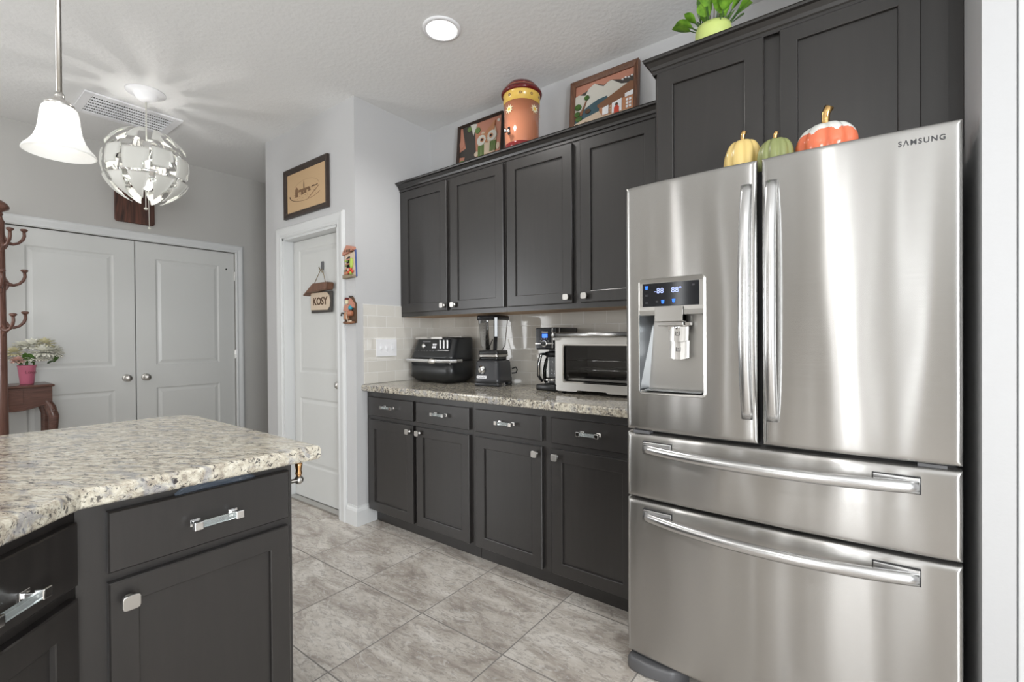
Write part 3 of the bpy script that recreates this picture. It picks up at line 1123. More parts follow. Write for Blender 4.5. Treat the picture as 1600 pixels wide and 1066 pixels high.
# bezel ring with rounded corners
def rrect(x0, x1, z0, z1, r, n=5, bottomr=None):
    out = []
    for cx, cz, a0 in ((x1 - r, z1 - r, 0), (x0 + r, z1 - r, 90), (x0 + r, z0 + r, 180), (x1 - r, z0 + r, 270)):
        for k in range(n + 1):
            a = R(a0 + 90 * k / n)
            out.append((cx + r * math.cos(a), cz + r * math.sin(a)))
    return out
m = M()
def ringloft(m, A, ya, B, yb_):
    n = len(A)
    for i in range(n):
        j = (i + 1) % n
        m.quad((A[i][0], yfd(A[i][0]) + ya, A[i][1]), (A[j][0], yfd(A[j][0]) + ya, A[j][1]), (B[j][0], yfd(B[j][0]) + yb_, B[j][1]), (B[i][0], yfd(B[i][0]) + yb_, B[i][1]), smooth=True)
O = rrect(-.664, -.421, 1.040, 1.463, .016)
O1 = rrect(-.661, -.424, 1.043, 1.460, .014)
I = rrect(-.655, -.431, 1.050, 1.454, .009)
ringloft(m, O, .004, O1, -.004)
ringloft(m, O1, -.004, I, -.002)
ringloft(m, I, -.002, rrect(-.653, -.433, 1.053, 1.452, .009), .02)
m.build('bezel', 'steel_s', dsp)
def tilt_in(o):
    P = Vector((-.5425, yfd(-.5425), 0))
    o.data.transform(Matrix.Translation(P + Vector((0, -.0018, 0))) @ Matrix.Rotation(-.0427, 4, 'Z') @ Matrix.Translation(-P))
    return o
# display panel block above the recess
m = M()
m.prism([(yfd(-.54) - .003, 1.328), (yfd(-.54) - .005, 1.345), (yfd(-.54) - .001, 1.358), (yfd(-.54) - .001, 1.444), (yfd(-.54) - .004, 1.456), (FY + .05, 1.456), (FY + .05, 1.328)], -.656, -.430, 'x')
tilt_in(m.build('panel_surround', 'steel_s', dsp))
m = M(); m.box(-.645, -.443, yfd(-.54) - .0022, yfd(-.54) + .003, 1.359, 1.443, .001)
dp = tilt_in(m.build('display', 'blackgloss', dsp))
yd = yfd(-.54) - .003
tilt_in(text('-88', 'digits', 'led_txt', .027, facing(-.583, yd, 1.414), dsp, .0003))
tilt_in(text('88\u00b0', 'digits', 'led_txt', .027, facing(-.520, yd, 1.414), dsp, .0003))
for ix, iz, mt in ((-.629, 1.428, 'blue_led'), (-.569, 1.375, 'blue_led'), (-.530, 1.377, 'blue_led')):
    m = M(); m.prism([(ix - .006, iz + .006), (ix + .006, iz + .006), (ix + .004, iz - .006), (ix - .004, iz - .006)], yd - .0004, yd + .0005, 'y'); tilt_in(m.build('indicator', mt, dsp))
for ix, iz in ((-.629, 1.400), (-.629, 1.373), (-.590, 1.376), (-.462, 1.428)):
    m = M(); m.box(ix - .0045, ix + .0045, yd - .0004, yd + .0005, iz - .003, iz + .003); tilt_in(m.build('indicator', 'letter', dsp))
# water spout block and paddles
m = M(); m.box(-.595, -.496, yfd(-.54) - .016, FY + .03, 1.303, 1.357, .002)
m.box(-.590, -.500, yfd(-.54) + .000, FY + .05, 1.288, 1.305, .003)
m.build('spout_block', 'steel_s', dsp)
m = M()
m.lathe([(.016, 1.270), (.020, 1.292)], (-.522, FY + .03, 0), 'z', 20)
m.prism([(-.556, 1.272), (-.480, 1.290), (-.480, 1.300), (-.556, 1.300)], FY + .02, FY + .045, 'y')
m.build('spout', 'chrome', dsp)
def paddle(z0_, z1_, yo, nm='paddle'):
    m = M()
    n = 10
    for i in range(n):
        a0, a1 = -1 + 2 * i / n, -1 + 2 * (i + 1) / n
        def pt(a, z, k): return (-.520 + .034 * a, FY + yo - .010 * (1 - a * a) + k, z)
        zb0, zb1 = z0_ - .006 * (1 - a0 * a0), z0_ - .006 * (1 - a1 * a1)
        m.quad(pt(a0, zb0, 0), pt(a1, zb1, 0), pt(a1, z1_, .006), pt(a0, z1_, .006), smooth=True)
        m.quad(pt(a0, zb0, .004), pt(a1, zb1, .004), pt(a1, z1_, .010), pt(a0, z1_, .010), smooth=True)
        m.quad(pt(a0, zb0, 0), pt(a1, zb1, 0), pt(a1, zb1, .004), pt(a0, zb0, .004))
    for a in (-1, 1):
        m.quad(pt(a, z0_, 0), pt(a, z0_, .004), pt(a, z1_, .010), pt(a, z1_, .006))
    return m.build(nm, 'nickel', dsp)
paddle(1.238, 1.285, .018)
paddle(1.176, 1.236, .026)
for zc in (1.262, 1.206):
    m = M()
    yy = FY + (.009 if zc > 1.23 else .017)
    m.box(-.528, -.5265, yy - .002, yy, zc - .006, zc + .007); m.box(-.5135, -.512, yy - .002, yy, zc - .006, zc + .007)
    m.box(-.528, -.512, yy - .002, yy, zc - .0075, zc - .006); m.box(-.521, -.519, yy - .002, yy, zc, zc + .004)
    m.build('cup_symbol', 'letter', dsp)
m = M(); m.box(-.640, -.440, FY + .010, FY + .055, 1.0545, 1.0585, .001)
m.build('drip_tray', 'steel_dark', dsp)
# feet and grille
m = M()
m.prism([(-.715, 1.660), (-.700, 1.648), (-.64, 1.640), (-.56, 1.652), (-.50, 1.70), (-.715, 1.74)], 0.0, .050, 'z', .010, 3, True)
m.build('foot_cover', 'greyfoot', fr)
m = M(); m.box(.05, .20, 1.68, 1.76, 0.0, .05, .008); m.build('foot_cover', 'greyfoot', fr)
for x in (FX0 + .03, FX1 - .09):
    m = M(); m.box(x, x + .07, FY + .03, FY + .16, 1.776, 1.803, .006); m.build('hinge_cover', 'greyfoot', fr)
m = M(); m.box(FX0 + .03, FX0 + .09, FY + .02, FY + .06, .893, .904); m.build('hinge', 'greyfoot', fr)
m = M(); m.box(FX1 - .09, FX1 - .03, FY + .035, FY + .06, .893, .902); m.build('hinge', 'greyfoot', fr)

# ================================================================ APPLIANCES
# ---- toaster oven
ov = thing('toaster_oven', 'wide stainless toaster oven with glass door, beside the refrigerator on the counter', 'toaster oven', (-1.12, 2.36, CT))
OX0, OX1, OY = -1.363, -.865, 2.20
m = M()
m.box(OX0 + .004, OX1, OY + .028, OY + .045, .962, 1.262)   # face plate ring drawn around the cavity
m2 = M()
cx0, cx1, cz0, cz1 = -1.318, -.905, 1.000, 1.222
m2.box(OX0 + .004, cx0, OY + .026, OY + .30, .962, 1.262, .006)
m2.box(cx1, OX1, OY + .026, OY + .30, .962, 1.262, .006)
m2.box(cx0, cx1, OY + .026, OY + .30, cz1, 1.262)
m2.box(cx0, cx1, OY + .026, OY + .30, .962, cz0)
m2.box(cx0, cx1, OY + .29, OY + .30, cz0, cz1)
m.bm.free()
m2.build('body', 'steel_s', ov)
m = M()
m.box(cx0 + .001, cx0 + .004, OY + .03, OY + .288, cz0, cz1); m.box(cx1 - .004, cx1 - .001, OY + .03, OY + .288, cz0, cz1)
m.box(cx0, cx1, OY + .284, OY + .289, cz0, cz1); m.box(cx0, cx1, OY + .03, OY + .288, cz0, cz0 + .004); m.box(cx0, cx1, OY + .03, OY + .288, cz1 - .004, cz1)
m.build('cavity', 'oven_in', ov)
# door frame
m = M()
def frame_ring(m, X0, X1, Z0, Z1, x0, x1, z0, z1, y0, y1, r=.012):
    O = rrect(X0, X1, Z0, Z1, r); I = rrect(x0, x1, z0, z1, r * .9)
    n = len(O)
    for i in range(n):
        j = (i + 1) % n
        for a, b, ya, yb_ in ((O, I, y0, y0), (I, I, y0, y1), (O, O, y1, y0), (I, O, y1, y1)):
            m.quad((a[i][0], ya, a[i][1]), (a[j][0], ya, a[j][1]), (b[j][0], yb_, b[j][1]), (b[i][0], yb_, b[i][1]))
frame_ring(m, OX0, -.885, .984, 1.262, -1.312, -.935, 1.008, 1.210, OY, OY + .024)
dd = m.build('door', 'steel_s', ov)
m = M(); frame_ring(m, -1.316, -.931, 1.004, 1.214, -1.309, -.938, 1.011, 1.207, OY - .002, OY + .004, .010); m.build('window_trim', 'chrome', dd)
m = M(); m.box(-1.312, -.935, OY + .010, OY + .0135, 1.008, 1.210); m.build('window_glass', 'glassdark', dd)
m = M(); m.tube([(OX0 + .004, OY - .030, 1.263), (-.90, OY - .030, 1.263)], .0135, 16)
m.tube([(OX0 + .001, OY - .030, 1.263), (OX0 + .016, OY - .030, 1.263)], .0165, 16)
m.box(OX0 + .003, OX0 + .013, OY - .030, OY + .006, 1.235, 1.262, .003)
m.box(-.915, -.905, OY - .030, OY + .006, 1.235, 1.262, .003)
m.build('handle', 'handle', dd)
text('Cuisinart', 'lettering', 'steel_s', .014, facing(-1.10, OY - .0006, .996), dd, .0006)
m = M()
m.prism([(OX0 + .002, .984), (OX0 + .002, .962), (OX0 + .012, .957), (-1.235, .957), (-1.225, .965), (-1.06, .965), (-1.05, .957), (-.868, .957), (-.868, .984)], OY + .002, OY + .03, 'y')
m.build('base_trim', 'steel_s', ov)
for x in (-1.33, -.91):
    for y in (OY + .04, OY + .27):
        m = M(); m.lathe([(.015, CT), (.014, .963)], (x, y, 0), 'z', 14); m.build('foot', 'black', ov)
for z in (1.125, 1.075):
    m = M()
    m.tube([(cx0 + .008, OY + .035, z), (cx1 - .008, OY + .035, z)], .0028, 8)
    m.tube([(cx0 + .008, OY + .27, z), (cx1 - .008, OY + .27, z)], .0022, 8)
    for k in range(30):
        x = cx0 + .012 + (cx1 - cx0 - .024) * k / 29
        m.tube([(x, OY + .035, z), (x, OY + .27, z)], .0012, 5)
    m.build('wire_rack', 'chrome', ov)
m = M(); m.box(cx0 + .012, cx1 - .012, OY + .04, OY + .27, 1.014, 1.018); m.box(cx0 + .012, cx1 - .012, OY + .036, OY + .041, 1.014, 1.027, .001)
m.build('crumb_tray', 'steel_s', ov)
m = M()
for z in (1.175, 1.140, 1.095, 1.045):
    m = M(); m.tube([(cx0 + .012, OY + .05, z - .009), (cx0 + .004, OY + .05, z - .007), (cx0 + .003, OY + .05, z), (cx0 + .004, OY + .05, z + .007), (cx0 + .012, OY + .05, z + .009)], .002, 6); m.build('rack_guide', 'chrome', ov)

# ---- coffee maker
cm = thing('coffee_maker', 'black drip coffee maker with a blue clock display, behind the toaster oven', 'coffee maker', (-1.46, 2.38, CT))
m = M()
m.box(-1.534, -1.399, 2.262, 2.515, 1.180, 1.309, .006)
m.box(-1.534, -1.399, 2.40, 2.515, .975, 1.182, .004)
m.box(-1.534, -1.399, 2.255, 2.515, CT + .002, .978, .008)
m.build('housing', 'black', cm)
m = M(); m.box(-1.528, -1.406, 2.250, 2.264, 1.186, 1.306, .004); fp = m.build('front_panel', 'blackgloss', cm)
m = M(); m.box(-1.482, -1.446, 2.248, 2.251, 1.250, 1.272); m.build('clock_display', 'blue_led', fp)
text('Cuisinart', 'lettering', 'steel_s', .011, facing(-1.464, 2.2492, 1.283), fp, .0004)
m = M(); m.box(-1.528, -1.406, 2.246, 2.251, 1.212, 1.220, .001); m.lathe([(.020, 0), (.020, -.006), (.016, -.008)], (-1.468, 2.25, 1.216), 'y', 24)
for k in range(5):
    a = R(30 + 30 * k); m.sphere((-1.468 + .030 * math.cos(a), 2.2495, 1.216 + .030 * math.sin(a)), .003, 8, 6)
m.build('control_band', 'chrome', fp)
m = M(); m.lathe([(.013, 0), (.012, -.010), (.001, -.011)], (-1.468, 2.242, 1.216), 'y', 20); m.build('dial', 'black', fp)
m = M(); m.box(-1.416, -1.410, 2.247, 2.252, 1.190, 1.304, .001); m.box(-1.3995, -1.3975, 2.30, 2.306, 1.190, 1.304); m.build('chrome_strip', 'chrome', fp)
m = M()
m.lathe([(.050, .980), (.060, 1.000), (.062, 1.060), (.052, 1.110), (.040, 1.140), (.046, 1.155)], (-1.462, 2.335, 0), 'z', 28, cap=False)
ca = m.build('carafe', 'glass', cm)
m = M(); m.lathe([(.041, 1.136), (.048, 1.150), (.046, 1.166), (.01, 1.172)], (-1.462, 2.335, 0), 'z', 28)
m.tube([(-1.480, 2.285, 1.155), (-1.492, 2.252, 1.155), (-1.505, 2.246, 1.10), (-1.510, 2.250, 1.03), (-1.498, 2.272, .995)], [.009, .010, .010, .009, .008], 10)
m.lathe([(.0615, .998), (.0625, 1.004), (.0615, 1.010)], (-1.462, 2.335, 0), 'z', 28, cap=False)
m.build('carafe_lid', 'black', ca)
m = M(); m.tube([(-1.486, 2.248, 1.158), (-1.499, 2.238, 1.10), (-1.503, 2.242, 1.03)], .004, 8); m.lathe([(.0632, 1.001), (.0636, 1.010)], (-1.462, 2.335, 0), 'z', 28, cap=False); m.build('carafe_trim', 'chrome', ca)

# ---- blender
bl = thing('blender', 'tall dark grey blender with a clear jar and black handle, beside the air fryer', 'blender', (-1.90, 2.35, CT))
BTm = Matrix.Translation((-1.930, 2.35, 0)) @ Matrix.Rotation(R(10), 4, 'Z')
def rsq(hw, hd, r, z, n=5, shift=0):
    out = []
    for cx, cy, a0 in ((hw - r, hd - r, 0), (-hw + r, hd - r, 90), (-hw + r, -hd + r, 180), (hw - r, -hd + r, 270)):
        for k in range(n + 1):
            a = R(a0 + 90 * k / n)
            out.append((cx + r * math.cos(a), cy + r * math.sin(a) + shift, z))
    return out
def loft(m, rings, cap=True, smooth=True):
    vr = [[m.bm.verts.new(m.T @ Vector(p)) for p in r] for r in rings]
    n = len(rings[0])
    for a, b in zip(vr, vr[1:]):
        for i in range(n):
            f = m.bm.faces.new((a[i], a[(i + 1) % n], b[(i + 1) % n], b[i])); f.smooth = smooth; f.material_index = m.mi
    if cap:
        for r in (vr[0], vr[-1]):
            f = m.bm.faces.new(r); f.material_index = m.mi
m = M(); m.T = BTm
loft(m, [rsq(.092, .100, .03, .962), rsq(.094, .102, .03, .975), rsq(.094, .102, .03, .990), rsq(.090, .098, .03, .996), rsq(.086, .094, .028, 1.090), rsq(.082, .088, .028, 1.103), rsq(.070, .076, .02, 1.108)])
for sx in (-1, 1):
    for sy in (-1, 1):
        m.box(sx * .089, sx * .055, sy * .096, sy * .050, CT + .001, .965, .006)
m.box(-.085, .085, -.097, -.06, CT + .003, .965, .006)
bb = m.build('motor_base', 'grey_pl', bl)
m = M(); m.T = BTm; loft(m, [rsq(.068, .070, .02, 1.106), rsq(.066, .068, .02, 1.134)], True); m.build('jar_base', 'black', bl)
m = M(); m.T = BTm; loft(m, [rsq(.074, .076, .02, 1.128), rsq(.075, .077, .02, 1.132), rsq(.074, .076, .02, 1.146)], True); m.build('collar', 'steel_s', bl)
m = M(); m.T = BTm; loft(m, [rsq(.073, .075, .018, 1.146), rsq(.074, .076, .018, 1.152), rsq(.071, .073, .018, 1.168), rsq(.066, .068, .018, 1.17)], True); m.build('jar_foot', 'black', bl)
m = M(); m.T = BTm
loft(m, [rsq(.050, .052, .016, 1.173), rsq(.062, .064, .016, 1.20), rsq(.076, .078, .016, 1.375)], False)
jr = m.build('jar', 'glass', bl)
m = M(); m.T = BTm
for k in range(7):
    z = 1.24 + k * .018
    m.box(-.035, -.005 - (.012 if k % 2 else 0), -.0795 + (1.375 - z) * .08, -.0785 + (1.375 - z) * .08, z, z + .0016)
m.build('scale_marks', 'greyfoot', jr)
m = M(); m.T = BTm
loft(m, [rsq(.077, .079, .016, 1.366), rsq(.081, .083, .018, 1.370), rsq(.081, .083, .018, 1.392), rsq(.076, .078, .018, 1.397)], True)
m.build('lid', 'blackgloss', bl)
m = M(); m.T = BTm
m.prism([(.060, 1.172), (.074, 1.172), (.088, 1.215), (.1, 1.245), (.113, 1.26), (.116, 1.38), (.104, 1.397), (.072, 1.397), (.072, 1.375), (.096, 1.372), (.098, 1.26), (.084, 1.238), (.070, 1.205)], -.012, .012, 'y', .003)
hd = m.bm
bmesh.ops.transform(hd, matrix=BTm @ Matrix.Rotation(R(-52), 4, 'Z') @ BTm.inverted(), verts=hd.verts)
m.build('jar_handle', 'blackgloss', bl)
m = M(); m.T = BTm; m.lathe([(.027, -.098), (.027, -.102), (.018, -.104), (.015, -.118), (.001, -.120)], (-.030, 0, 1.048), 'y', 24); m.box(-.034, -.026, -.124, -.116, 1.034, 1.062, .002); m.build('control_knob', 'chrome', bb)
m = M(); m.T = BTm; m.prism(rrect(-.066, .006, .993, 1.011, .006), -.1035, -.099, 'y'); nm = m.build('name_plate', 'white', bb)
text('KitchenAid', 'lettering', 'letter', .0125, BTm @ facing(-.030, -.1040, 1.002), nm, .0004)
m = M()
m.tube([(-2.010, 2.44, 1.24), (-2.017, 2.40, 1.17), (-2.040, 2.36, 1.14), (-2.052, 2.34, 1.09), (-2.052, 2.33, 1.02), (-2.042, 2.33, .96)], .0035, 8)
m.build('power_cord', 'black', bl)
m = M(); m.tube([(-1.830, 2.42, 1.05), (-1.800, 2.42, 1.06), (-1.790, 2.42, 1.045), (-1.797, 2.42, 1.025), (-1.830, 2.42, 1.02)], .0045, 8)
m.build('cord_loop', 'black', bl)

# ---- air fryer
af = thing('air_fryer', 'large black air fryer with a silver handle bar, in the corner by the light switch', 'air fryer', (-2.36, 2.36, CT))
AX0, AX1, AY0, AY1 = -2.612, -2.190, 2.215, 2.475
def af_ring(z, x0, x1, y0, y1, r):
    cx, cy = (x0 + x1) / 2, (y0 + y1) / 2
    return [(p[0] + cx, p[1] + cy, z) for p in rsq((x1 - x0) / 2, (y1 - y0) / 2, r, z, 7)]
m = M()
loft(m, [af_ring(CT + .004, AX0 + .04, AX1 - .05, AY0 + .045, AY1 - .02, .04), af_ring(.950, AX0 + .03, AX1 - .045, AY0 + .035, AY1 - .015, .045), af_ring(.982, AX0, AX1, AY0, AY1, .055), af_ring(1.095, AX0, AX1, AY0, AY1, .055)])
m.build('basket_drawer', 'black', af)
m = M()
loft(m, [af_ring(1.098, AX0 + .002, AX1 - .002, AY0 + .003, AY1, .055), af_ring(1.125, AX0 + .002, AX1 - .002, AY0 + .003, AY1, .055), af_ring(1.135, AX0 + .004, AX1 - .004, AY0 + .008, AY1, .055),
         af_ring(1.240, AX0 + .022, AX1 - .006, AY0 + .050, AY1, .05), af_ring(1.252, AX0 + .024, AX1 - .010, AY0 + .054, AY1, .048), af_ring(1.257, AX0 + .030, AX1 - .016, AY0 + .060, AY1 - .01, .045)])
m.build('housing', 'black', af)
m = M()
m.prism([(AX0 + .030, AY0 + .046), (AX0 + .30, AY0 + .046), (AX0 + .30, AY0 + .11), (AX0 + .030, AY0 + .11)], 1.245, 1.262, 'z', .002)
m.prism([(AX0 + .03, AY0 + .115), (AX1 - .012, AY0 + .115), (AX1 - .012, AY1 - .02), (AX0 + .03, AY1 - .02)], 1.256, 1.264, 'z', .003)
tp = m.build('top_trim', 'nickel', af)
text('NINJA', 'lettering', 'letter', .013, facing(-2.44, AY0 + .0455, 1.2535), tp, .0004, 1.2)
# handle band wrapping the front
m = M()
path = [(AX0 - .012, 2.30), (AX0 - .012, 2.235), (AX0 + .02, AY0 - .022), (AX0 + .26, AY0 - .024), (AX1 - .06, AY0 - .022), (AX1 - .010, AY0 + .005), (AX1 + .012, AY0 + .04), (AX1 + .012, 2.31)]
m.sweep(path, [(0, 1.086), (.008, 1.088), (.010, 1.098), (.008, 1.108), (0, 1.110)], 1)
m.box(AX0 - .012, AX0 + .01, 2.27, 2.30, 1.088, 1.108); m.box(AX1 - .01, AX1 + .012, 2.28, 2.31, 1.088, 1.108)
m.build('handle_bar', 'handle', af)
m = M(); m.sphere((AX1 - .145, AY0 - .032, 1.096), .02, 16, 8, (1.9, .35, .9)); m.build('release_button', 'nickel', af)
# sloping control panel fittings
def slope_y(z): return AY0 + .008 + (z - 1.135) / .105 * .042
m = M(); m.lathe([(.017, 0), (.017, -.010), (.012, -.014), (.001, -.015)], (-2.475, slope_y(1.198) - .001, 1.198), 'y', 22); m.build('dial', 'chrome', af)
for dx in (0, .020):
    for dz in (0, .018):
        m = M(); z = 1.189 + dz; m.box(-2.392 + dx, -2.377 + dx, slope_y(z) - .004, slope_y(z) + .004, z - .0065, z + .0065, .001); m.build('button', 'white', af)
m = M(); z = 1.228; m.box(-2.505, -2.425, slope_y(z) - .002, slope_y(z) + .003, z - .005, z + .006); m.build('display', 'greyfoot', af)
m = M()
for k in range(8):
    z = 1.165; m.box(-2.56 + k * .03, -2.545 + k * .03, slope_y(z) - .0015, slope_y(z) + .002, z - .002, z + .002)
m.build('icon_row', 'greyfoot', af)
m = M(); m.prism(rrect(-2.318, -2.222, 1.172, 1.246, .008), slope_y(1.21) - .020, slope_y(1.21) + .004, 'y', .002); wn = m.build('viewing_window', 'blackgloss', af)
m = M(); m.box(-2.322, -2.218, slope_y(1.17) - .012, slope_y(1.17), 1.166, 1.172, .001)
for k in range(3):
    m.box(-2.308 + .034 * k, -2.294 + .034 * k, slope_y(1.21) - .0212, slope_y(1.21) - .0195, 1.182, 1.238)
m.build('window_trim', 'handle', wn)

# ================================================================ ON THE REFRIGERATOR: ceramic pumpkins
def pumpkin(c, r, h, lobes, label, mats, squash=1, stem=1.0, stripe=False, tilt=0):
    t = thing('ceramic_pumpkin', label, 'pumpkin', c, 'ceramic pumpkins on the refrigerator')
    m = M()
    prof = []
    for i in range(61):
        a = -PI / 2 + PI * i / 60
        rr = r * (math.cos(a) ** .75 if math.cos(a) > 0 else 0)
        zz = h * (.5 + .5 * math.sin(a))
        if a > .9: zz -= h * .10 * ((a - .9) / .67) ** 2
        prof.append((max(rr, 1e-4), zz))
    rib = lambda a, z: 1 - .11 * abs(math.cos(lobes * a / 2)) ** 5
    if not stripe:
        m.lathe(prof, c, 'z', lobes * 10, ribs=rib, cap=False)
    else:
        m.lathe(prof, c, 'z', lobes * 26, ribs=rib, cap=False)
        for f in m.bm.faces:
            cc = f.calc_center_median() - Vector(c)
            a = math.atan2(cc.y, cc.x) * lobes / (2 * PI)
            e = abs((a + .5) % 1 - .5)
            hz = cc.z / h
            f.material_index = 1 if hz > .78 - .12 * (2 * e) ** 2 or hz < .30 or (e > .485 and hz > .3) else 0
    m.build('body', mats, t)
    m = M()
    hs = .028 * stem
    z = c[2] + h * .88
    m.tube([(c[0], c[1], z), (c[0] - .002, c[1], z + hs * .7), (c[0] - .001, c[1] - .002, z + hs * 1.3), (c[0] + .006 * stem, c[1] - .004, z + hs * 1.75)], [.012 * stem, .008 * stem, .0085 * stem, .010 * stem], 12)
    m.build('stem', 'gold', t)
    return t
FT = 1.776
pumpkin((-.341, 1.825, FT), .0640, .174, 9, 'yellow ceramic pumpkin with a gold stem, leftmost on the refrigerator', 'p_yellow', stem=1.0)
pumpkin((-.233, 1.776, FT), .0555, .134, 10, 'small olive green ceramic pumpkin between the yellow and orange ones', 'p_green', stem=.75)
pumpkin((-.094, 1.801, FT), .0865, .150, 8, 'large orange and white ceramic pumpkin with a gold stem, rightmost on the refrigerator', ['p_orange', 'p_white'], stem=1.45, stripe=True)

# ================================================================ ABOVE THE CABINETS
# beverage jug -------------------------------------------------------------
JC = (-1.653, 2.300)
JZ = 2.3725
jg = thing('beverage_jug', 'tall terracotta drinks jar with a maroon lid and painted suns, on top of the cabinets', 'drink dispenser', (JC[0], JC[1], JZ))
m = M()
m.lathe([(.094, JZ), (.100, JZ + .004), (.106, JZ + .03), (.1085, JZ + .07), (.116, JZ + .30)], (JC[0], JC[1], 0), 'z', 48)
m.mi = 1
m.lathe([(.1163, JZ + .299), (.1185, JZ + .36), (.119, JZ + .368)], (JC[0], JC[1], 0), 'z', 48)
m.mi = 2
m.lathe([(.0955, JZ + .0006), (.1025, JZ + .008), (.1075, JZ + .022), (.1078, JZ + .034), (.1068, JZ + .040)], (JC[0], JC[1], 0), 'z', 48)
m.build('jar', ['terra', 'bandy', 'maroon'], jg)
m = M()
m.lathe([(.119, JZ + .362), (.130, JZ + .366), (.132, JZ + .376), (.128, JZ + .386), (.122, JZ + .390), (.120, JZ + .396)], (JC[0], JC[1], 0), 'z', 48)
m.mi = 1
m.lathe([(.120, JZ + .394), (.116, JZ + .402), (.109, JZ + .407)], (JC[0], JC[1], 0), 'z', 48)
m.mi = 0
m.lathe([(.109, JZ + .406), (.104, JZ + .415), (.088, JZ + .435), (.060, JZ + .450), (.020, JZ + .458), (.012, JZ + .466), (.001, JZ + .468)], (JC[0], JC[1], 0), 'z', 48)
m.build('lid', ['maroon', 'terra'], jg)
def on_jar(ang, z, rr):
    return Matrix.Translation((JC[0] + rr * math.cos(ang), JC[1] + rr * math.sin(ang), z)) @ Matrix.Rotation(ang + PI / 2, 4, 'Z')
base_a = math.atan2(-JC[1], -JC[0])
for k, da in enumerate((-42, 44, 110, 178, -118)):
    a = base_a + R(da)
    m = M(); m.T = on_jar(a, JZ + .245, .1145)
    star = []
    for i in range(18):
        q = 2 * PI * i / 18
        star.append(((.030 if i % 2 else .015) * math.cos(q), (.030 if i % 2 else .015) * math.sin(q)))
    m.prism(star, -.003, .002, 'y')
    s = m.build('sun_ornament', 'cream', jg)
    m = M(); m.T = on_jar(a, JZ + .245, .1145)
    m.lathe([(.0105, -.0042), (.0105, -.003)], (0, 0, 0), 'y', 16); m.build('sun_center', 'bandy', s)
for k in range(10):
    a = base_a + R(-40 + 36 * k)
    m = M(); m.T = on_jar(a, JZ + .335, .1178)
    m.lathe([(.0085, .001), (.0085, -.0015), (.005, -.0015), (.005, .001)], (0, 0, 0), 'y', 16, cap=False); m.build('ring_ornament', 'frame_brown', jg)
a = base_a + R(-38)
m = M(); m.T = on_jar(a, JZ + .108, .110)
m.box(-.024, -.006, -.004, .004, -.020, .028, .002); m.build('spigot_plate', 'blackgloss', jg)
m = M(); m.T = on_jar(a, JZ + .108, .110)
m.tube([(-.014, 0, .004), (-.014, -.03, .004), (-.010, -.042, -.006), (-.008, -.044, -.022)], .0075, 12)
m.sphere((.004, -.030, -.014), .011, 12, 8); m.build('spigot', 'chrome', jg)

for o_ in [jg] + list(jg.children):
    pass
jg.scale = (.945, .945, .93)

# relief pictures -----------------------------------------------------------
def framed(name, label, x0, x1, yb, z0, z1, fwid, fdep, fm, lean):
    """frame standing at y=yb leaning back by 'lean'; returns (thing, matrix) with u,v in metres, y toward the wall."""
    t = thing(name, label, 'picture', ((x0 + x1) / 2, yb, z0))
    T = Matrix.Translation((x0, yb, z0)) @ Matrix.Rotation(-lean, 4, 'X')
    W, H = x1 - x0, z1 - z0
    m = M(); m.T = T
    prof = [(0, 0), (fwid * .25, -.004), (fwid * .6, .004), (fwid, .010), (fwid, fdep), (0, fdep)]
    def bar(P, Q):
        cols = []
        for (cx, cz, sx, sz) in (P, Q):
            cols.append([m.bm.verts.new(m.T @ Vector((cx + sx * o, y, cz + sz * o))) for o, y in prof])
        n = len(prof)
        for j in range(n):
            m.bm.faces.new((cols[0][j], cols[0][(j + 1) % n], cols[1][(j + 1) % n], cols[1][j]))
    C = [(0, 0, 1, 1), (W, 0, -1, 1), (W, H, -1, -1), (0, H, 1, -1)]
    for i in range(4):
        bar(C[i], C[(i + 1) % 4])
    m.build('frame', fm, t)
    return t, T, W, H, fwid, fdep

def relief(m, T, W, H, fw_, pts, d, mi, y0=None):
    iw, ih = W - 2 * fw_, H - 2 * fw_
    full_ = len(pts) == 4 and pts[0] == (0, 0) and pts[2] == (1, 1)
    m.T = T; m.mi = mi
    out = [(fw_ + u * iw, fw_ + (v if full_ else RV + (1 - RV) * v) * ih) for u, v in pts]
    base = .020
    m.prism(out, base - d, base + .001, 'y')

def blob(cx, cy, rx, ry, n=14, a0=0):
    return [(cx + rx * math.cos(a0 + 2 * PI * i / n), cy + ry * math.sin(a0 + 2 * PI * i / n)) for i in range(n)]

# owl picture
RV = .10
t, T, W, H, f_, fd = framed('picture', 'dark framed clay relief of an owl, left of the drinks jar on the cabinets', -2.370, -1.955, 2.462, JZ + .003, 2.800, .013, .022, 'frame_dark', R(4.5))
cols = ['salmon', 'charc', 'stonew', 'greenc', 'orangec', 'beige', 'blackgloss', 'leaf_d']
m = M()
relief(m, T, W, H, f_, [(0, 0), (1, 0), (1, 1), (0, 1)], .001, 0)
relief(m, T, W, H, f_, [(.0, 0), (.62, 0), (.98, .12), (1, .24), (.62, .16), (.42, .26), (.40, .5), (.38, .72), (.34, 1), (.06, 1), (.10, .80), (.16, .55), (0, .50), (0, .40), (.14, .38), (.10, .2), (0, .14)], .004, 1)
relief(m, T, W, H, f_, [(.34, .76), (.42, .98), (.35, 1), (.26, 1)], .006, 2)
relief(m, T, W, H, f_, [(.50, .30), (.86, .30), (.90, .66), (.84, .84), (.70, .72), (.56, .78), (.46, .66)], .008, 5)
relief(m, T, W, H, f_, [(.45, .74), (.62, .72), (.86, .92), (.84, .74), (.68, .62), (.50, .64)], .012, 4)
relief(m, T, W, H, f_, blob(.555, .60, .105, .105), .013, 2)
relief(m, T, W, H, f_, blob(.80, .63, .105, .105), .013, 2)
relief(m, T, W, H, f_, blob(.575, .60, .045, .045), .015, 4)
